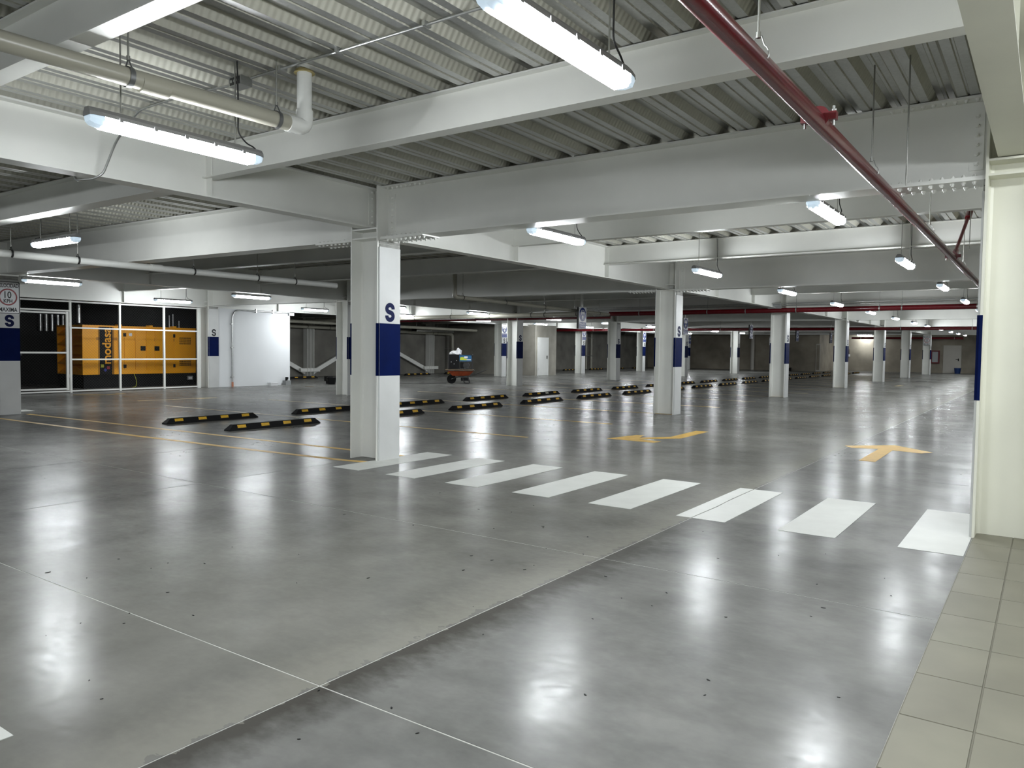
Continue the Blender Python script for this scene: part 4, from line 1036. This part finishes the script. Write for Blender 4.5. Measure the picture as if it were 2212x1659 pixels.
MB().box(-0.08, 0.42, -0.25, 0.24, 0.33, 0.60).build('fuel_tank', BLUEP, ge)
MB().box(-0.06, 0.22, -0.254, -0.25, 0.38, 0.44).box(-0.05, 0.12, -0.254, -0.25, 0.44, 0.50).build('lime_print', LIME, ge)
MB().box(0.12, 0.26, -0.255, -0.25, 0.46, 0.54).box(0.22, 0.40, -0.255, -0.25, 0.385, 0.415).build('white_print', SIGNW, ge)
MB().cyl((0.2, -0.22, 0.17), (0.2, 0.1, 0.17), 0.13, n=18).cyl((0.2, -0.25, 0.17), (0.2, -0.22, 0.17), 0.05, n=10).build('engine', DARKM, ge)
MB().box(-0.05, 0.08, -0.2, 0.15, 0.03, 0.28).build('alternator', BLACK, ge)
for x, z in ((-0.42, 0.30), (-0.3, 0.22), (-0.2, 0.36)): MB().cyl((x, -0.245, z), (x, -0.265, z), 0.018, n=8).build('socket', ZINC, ge)
rb = random.Random(5)
bmb = bmesh.new(); bmesh.ops.create_icosphere(bmb, subdivisions=3, radius=0.16)
for v in bmb.verts:
    k = 1 + rb.uniform(-0.22, 0.22); v.co = Vector((v.co.x * 1.5 * k, v.co.y * 0.9 * k, max(-0.02, v.co.z * (1.15 + (0.5 if v.co.x > 0.03 else -0.35)) * k)))
me = bpy.data.meshes.new('plastic_bag'); bmb.to_mesh(me); bmb.free(); me.materials.append(PLASTIC)
bg = link('plastic_bag', me, None, (-20.15 - 0.25 * math.cos(ax), 25.15 - 0.25 * math.sin(ax), 1.245)); bg.rotation_euler = (0, 0, ax)
tag(bg, 'crumpled white plastic bag on top of the engine welder', 'bag')
tag(MB().tube([(-20.6, 24.7, 0.02), (-21.2, 24.1, 0.012), (-21.9, 23.7, 0.012), (-22.4, 22.9, 0.012), (-22.9, 22.7, 0.012), (-23.1, 22.3, 0.012)], 0.012, 6, 0.3).build('power_cable', CABLE), 'black cable on the floor from the wheelbarrow towards the near column', 'cable')
cc = thing('cable_coil', 'loose coil of black cable on the floor right of the near column', 'cable', (-22.3, 22.6, 0))
for k in range(3):
    MB().tube([(math.cos(a * math.pi / 6) * (0.42 - 0.07 * k), math.sin(a * math.pi / 6) * (0.22 + 0.03 * k), 0.014 + 0.02 * k) for a in range(12)], 0.012, 6, closed=True).build('cable_loop', CABLE, cc)
MB().cyl((0.05, 0.1, 0.04), (0.12, 0.14, 0.10), 0.04, n=8).build('yellow_plug', LIME, cc)

# ------------------------------------------------------------------ doors, far wall things
d = struct('door_1', MB().box(-23.7, -23.655, 36.42, 37.42, 0.01, 2.10), DOORW, 'white metal door in the concrete stair core')
MB().box(-23.7, -23.64, 36.36, 36.42, 0, 2.16).box(-23.7, -23.64, 37.42, 37.48, 0, 2.16).box(-23.7, -23.64, 36.42, 37.42, 2.10, 2.16).build('door_frame', DOORW, d)
MB().box(-23.655, -23.64, 37.30, 37.36, 0.93, 1.13).cyl((-23.64, 37.33, 1.05), (-23.60, 37.33, 1.05), 0.015, n=8).box(-23.61, -23.59, 37.19, 37.34, 1.04, 1.065).build('door_handle', BLACK, d)
for z in (0.3, 1.75): MB().cyl((-23.645, 36.42, z), (-23.645, 36.42, z + 0.14), 0.014, n=8).build('hinge', ZINC, d)
struct('trim_1', MB().box(-23.72, -23.69, 36.18, 36.22, 0, 2.85), DOORC, 'pale corner strip of the stair core')
d = struct('door_2', MB().box(-6.85, -5.75, 69.555, 69.6, 0.01, 2.12), DOORC, 'cream metal door at the far end of the garage')
MB().box(-6.92, -6.85, 69.54, 69.6, 0, 2.19).box(-5.75, -5.68, 69.54, 69.6, 0, 2.19).box(-6.85, -5.75, 69.54, 69.6, 2.12, 2.19).build('door_frame', DOORC, d)
MB().box(-5.9, -5.83, 69.53, 69.555, 0.95, 1.16).box(-6.05, -5.85, 69.50, 69.53, 1.08, 1.11).build('door_handle', BLACK, d)
d = struct('door_3', MB().box(-15.35, -15.02, 64.405, 64.449, 0, 2.2), DOORC, 'narrow cream door jamb in the far wall')
MB().box(-15.30, -15.07, 64.395, 64.405, 0.1, 2.1).build('door_panel', CONCW, d)
t = thing('hydrant_cabinet', 'red framed fire hose cabinet on the far wall left of the cream door', 'cabinet', (-7.78, 69.6, 0.75))
MB().box(0, 0.62, -0.22, 0, 0, 0.1).box(0, 0.62, -0.22, 0, 0.93, 1.03).box(0, 0.1, -0.22, 0, 0.1, 0.93).box(0.52, 0.62, -0.22, 0, 0.1, 0.93).build('frame', REDD, t)
MB().box(0.1, 0.52, -0.16, -0.15, 0.1, 0.93).build('glass_pane', GLASS, t)
t = thing('bucket', 'blue plastic bucket on the floor in front of the cream door', 'bucket', (-5.83, 68.7, 0))
MB().cyl((0, 0, 0), (0, 0, 0.42), 0.19, 0.24, n=18).build('bucket_body', BUCKET, t); MB().cyl((0, 0, 0.40), (0, 0, 0.43), 0.255, n=18).build('rim', BUCKET, t)
tt = thing('wall_switch', 'small white switch with cable on the far wall between the columns', 'switch', (-13.9, 69.6, 1.2))
MB().box(-0.07, 0.07, -0.05, 0, 0, 0.2).build('switch_plate', SIGNW, tt); MB().cyl((0, -0.02, 0.2), (0, -0.02, 0.6), 0.012, n=6).build('cable', CABLE, tt)
tag(MB().box(-18.1, -17.2, 63.9, 64.3, 0, 0.25).box(-17.9, -17.4, 63.95, 64.25, 0.25, 0.35).build('debris_pile', BLACK), 'dark heap of debris at the foot of the far wall', 'debris')
tag(MB().cyl((-20.4, 64.28, 0), (-20.4, 64.28, 3.3), 0.16, n=14).build('drain_riser', DOORC), 'pale vertical pipe on the far wall between the far columns', 'pipe')
t = thing('drain_riser', 'pair of white vertical drain pipes on the back wall', 'pipe', (-29.8, 52.5, 0))
for y in (0.0, 0.8): MB().cyl((0.12, y, 0), (0.12, y, 3.2), 0.11, n=12).build('pipe', PVC, t)
for z in (1.0, 2.4): MB().box(0, 0.25, -0.2, 1.0, z, z + 0.05).build('wall_strap', ZINC, t)
tag(MB().cyl((-29.75, 58.0, 0), (-29.75, 58.0, 3.0), 0.10, n=12).build('drain_riser', PVC), 'single white vertical pipe on the back wall beyond the pair', 'pipe')
for k, (x0, x1, y0, y1) in enumerate(((-5.0, -4.2, 38.3, 39.1), (-5.95, -5.3, 46.3, 47.1))):
    t = thing('drain_grate', 'dark floor grate down the near aisle, %s one' % ('nearer', 'farther')[k], 'grate', (x0, y0, 0))
    MB().box(0, x1 - x0, 0, y1 - y0, 0, 0.004).build('grate_frame', GRATE, t)
    gb = MB()
    for i in range(9): gb.box(0.05, x1 - x0 - 0.05, 0.05 + i * 0.08, 0.08 + i * 0.08, 0.004, 0.008)
    gb.build('grate_bars', GRATE, t)['kind'] = 'stuff'
# crumbs on the near floor
rc = random.Random(11)
sp = MB()
for k in range(70):
    x, y = rc.uniform(-5.2, -0.6), rc.uniform(1.3, 6)
    s = rc.uniform(0.003, 0.008); a = rc.uniform(0, 3.1); e = rc.uniform(1, 2.2)
    dx, dy = math.cos(a) * s * e, math.sin(a) * s * e
    sp.prism([(x - dx, y - dy, 0), (x + dy * .4, y - dx * .4, 0), (x + dx, y + dy, 0), (x - dy * .4, y + dx * .4, 0)], (0, 0, 0.003))
o = sp.build('grit', BLACK); o['kind'] = 'stuff'; o['label'] = 'scattered dark grit and crumbs on the near floor'; o['category'] = 'grit'
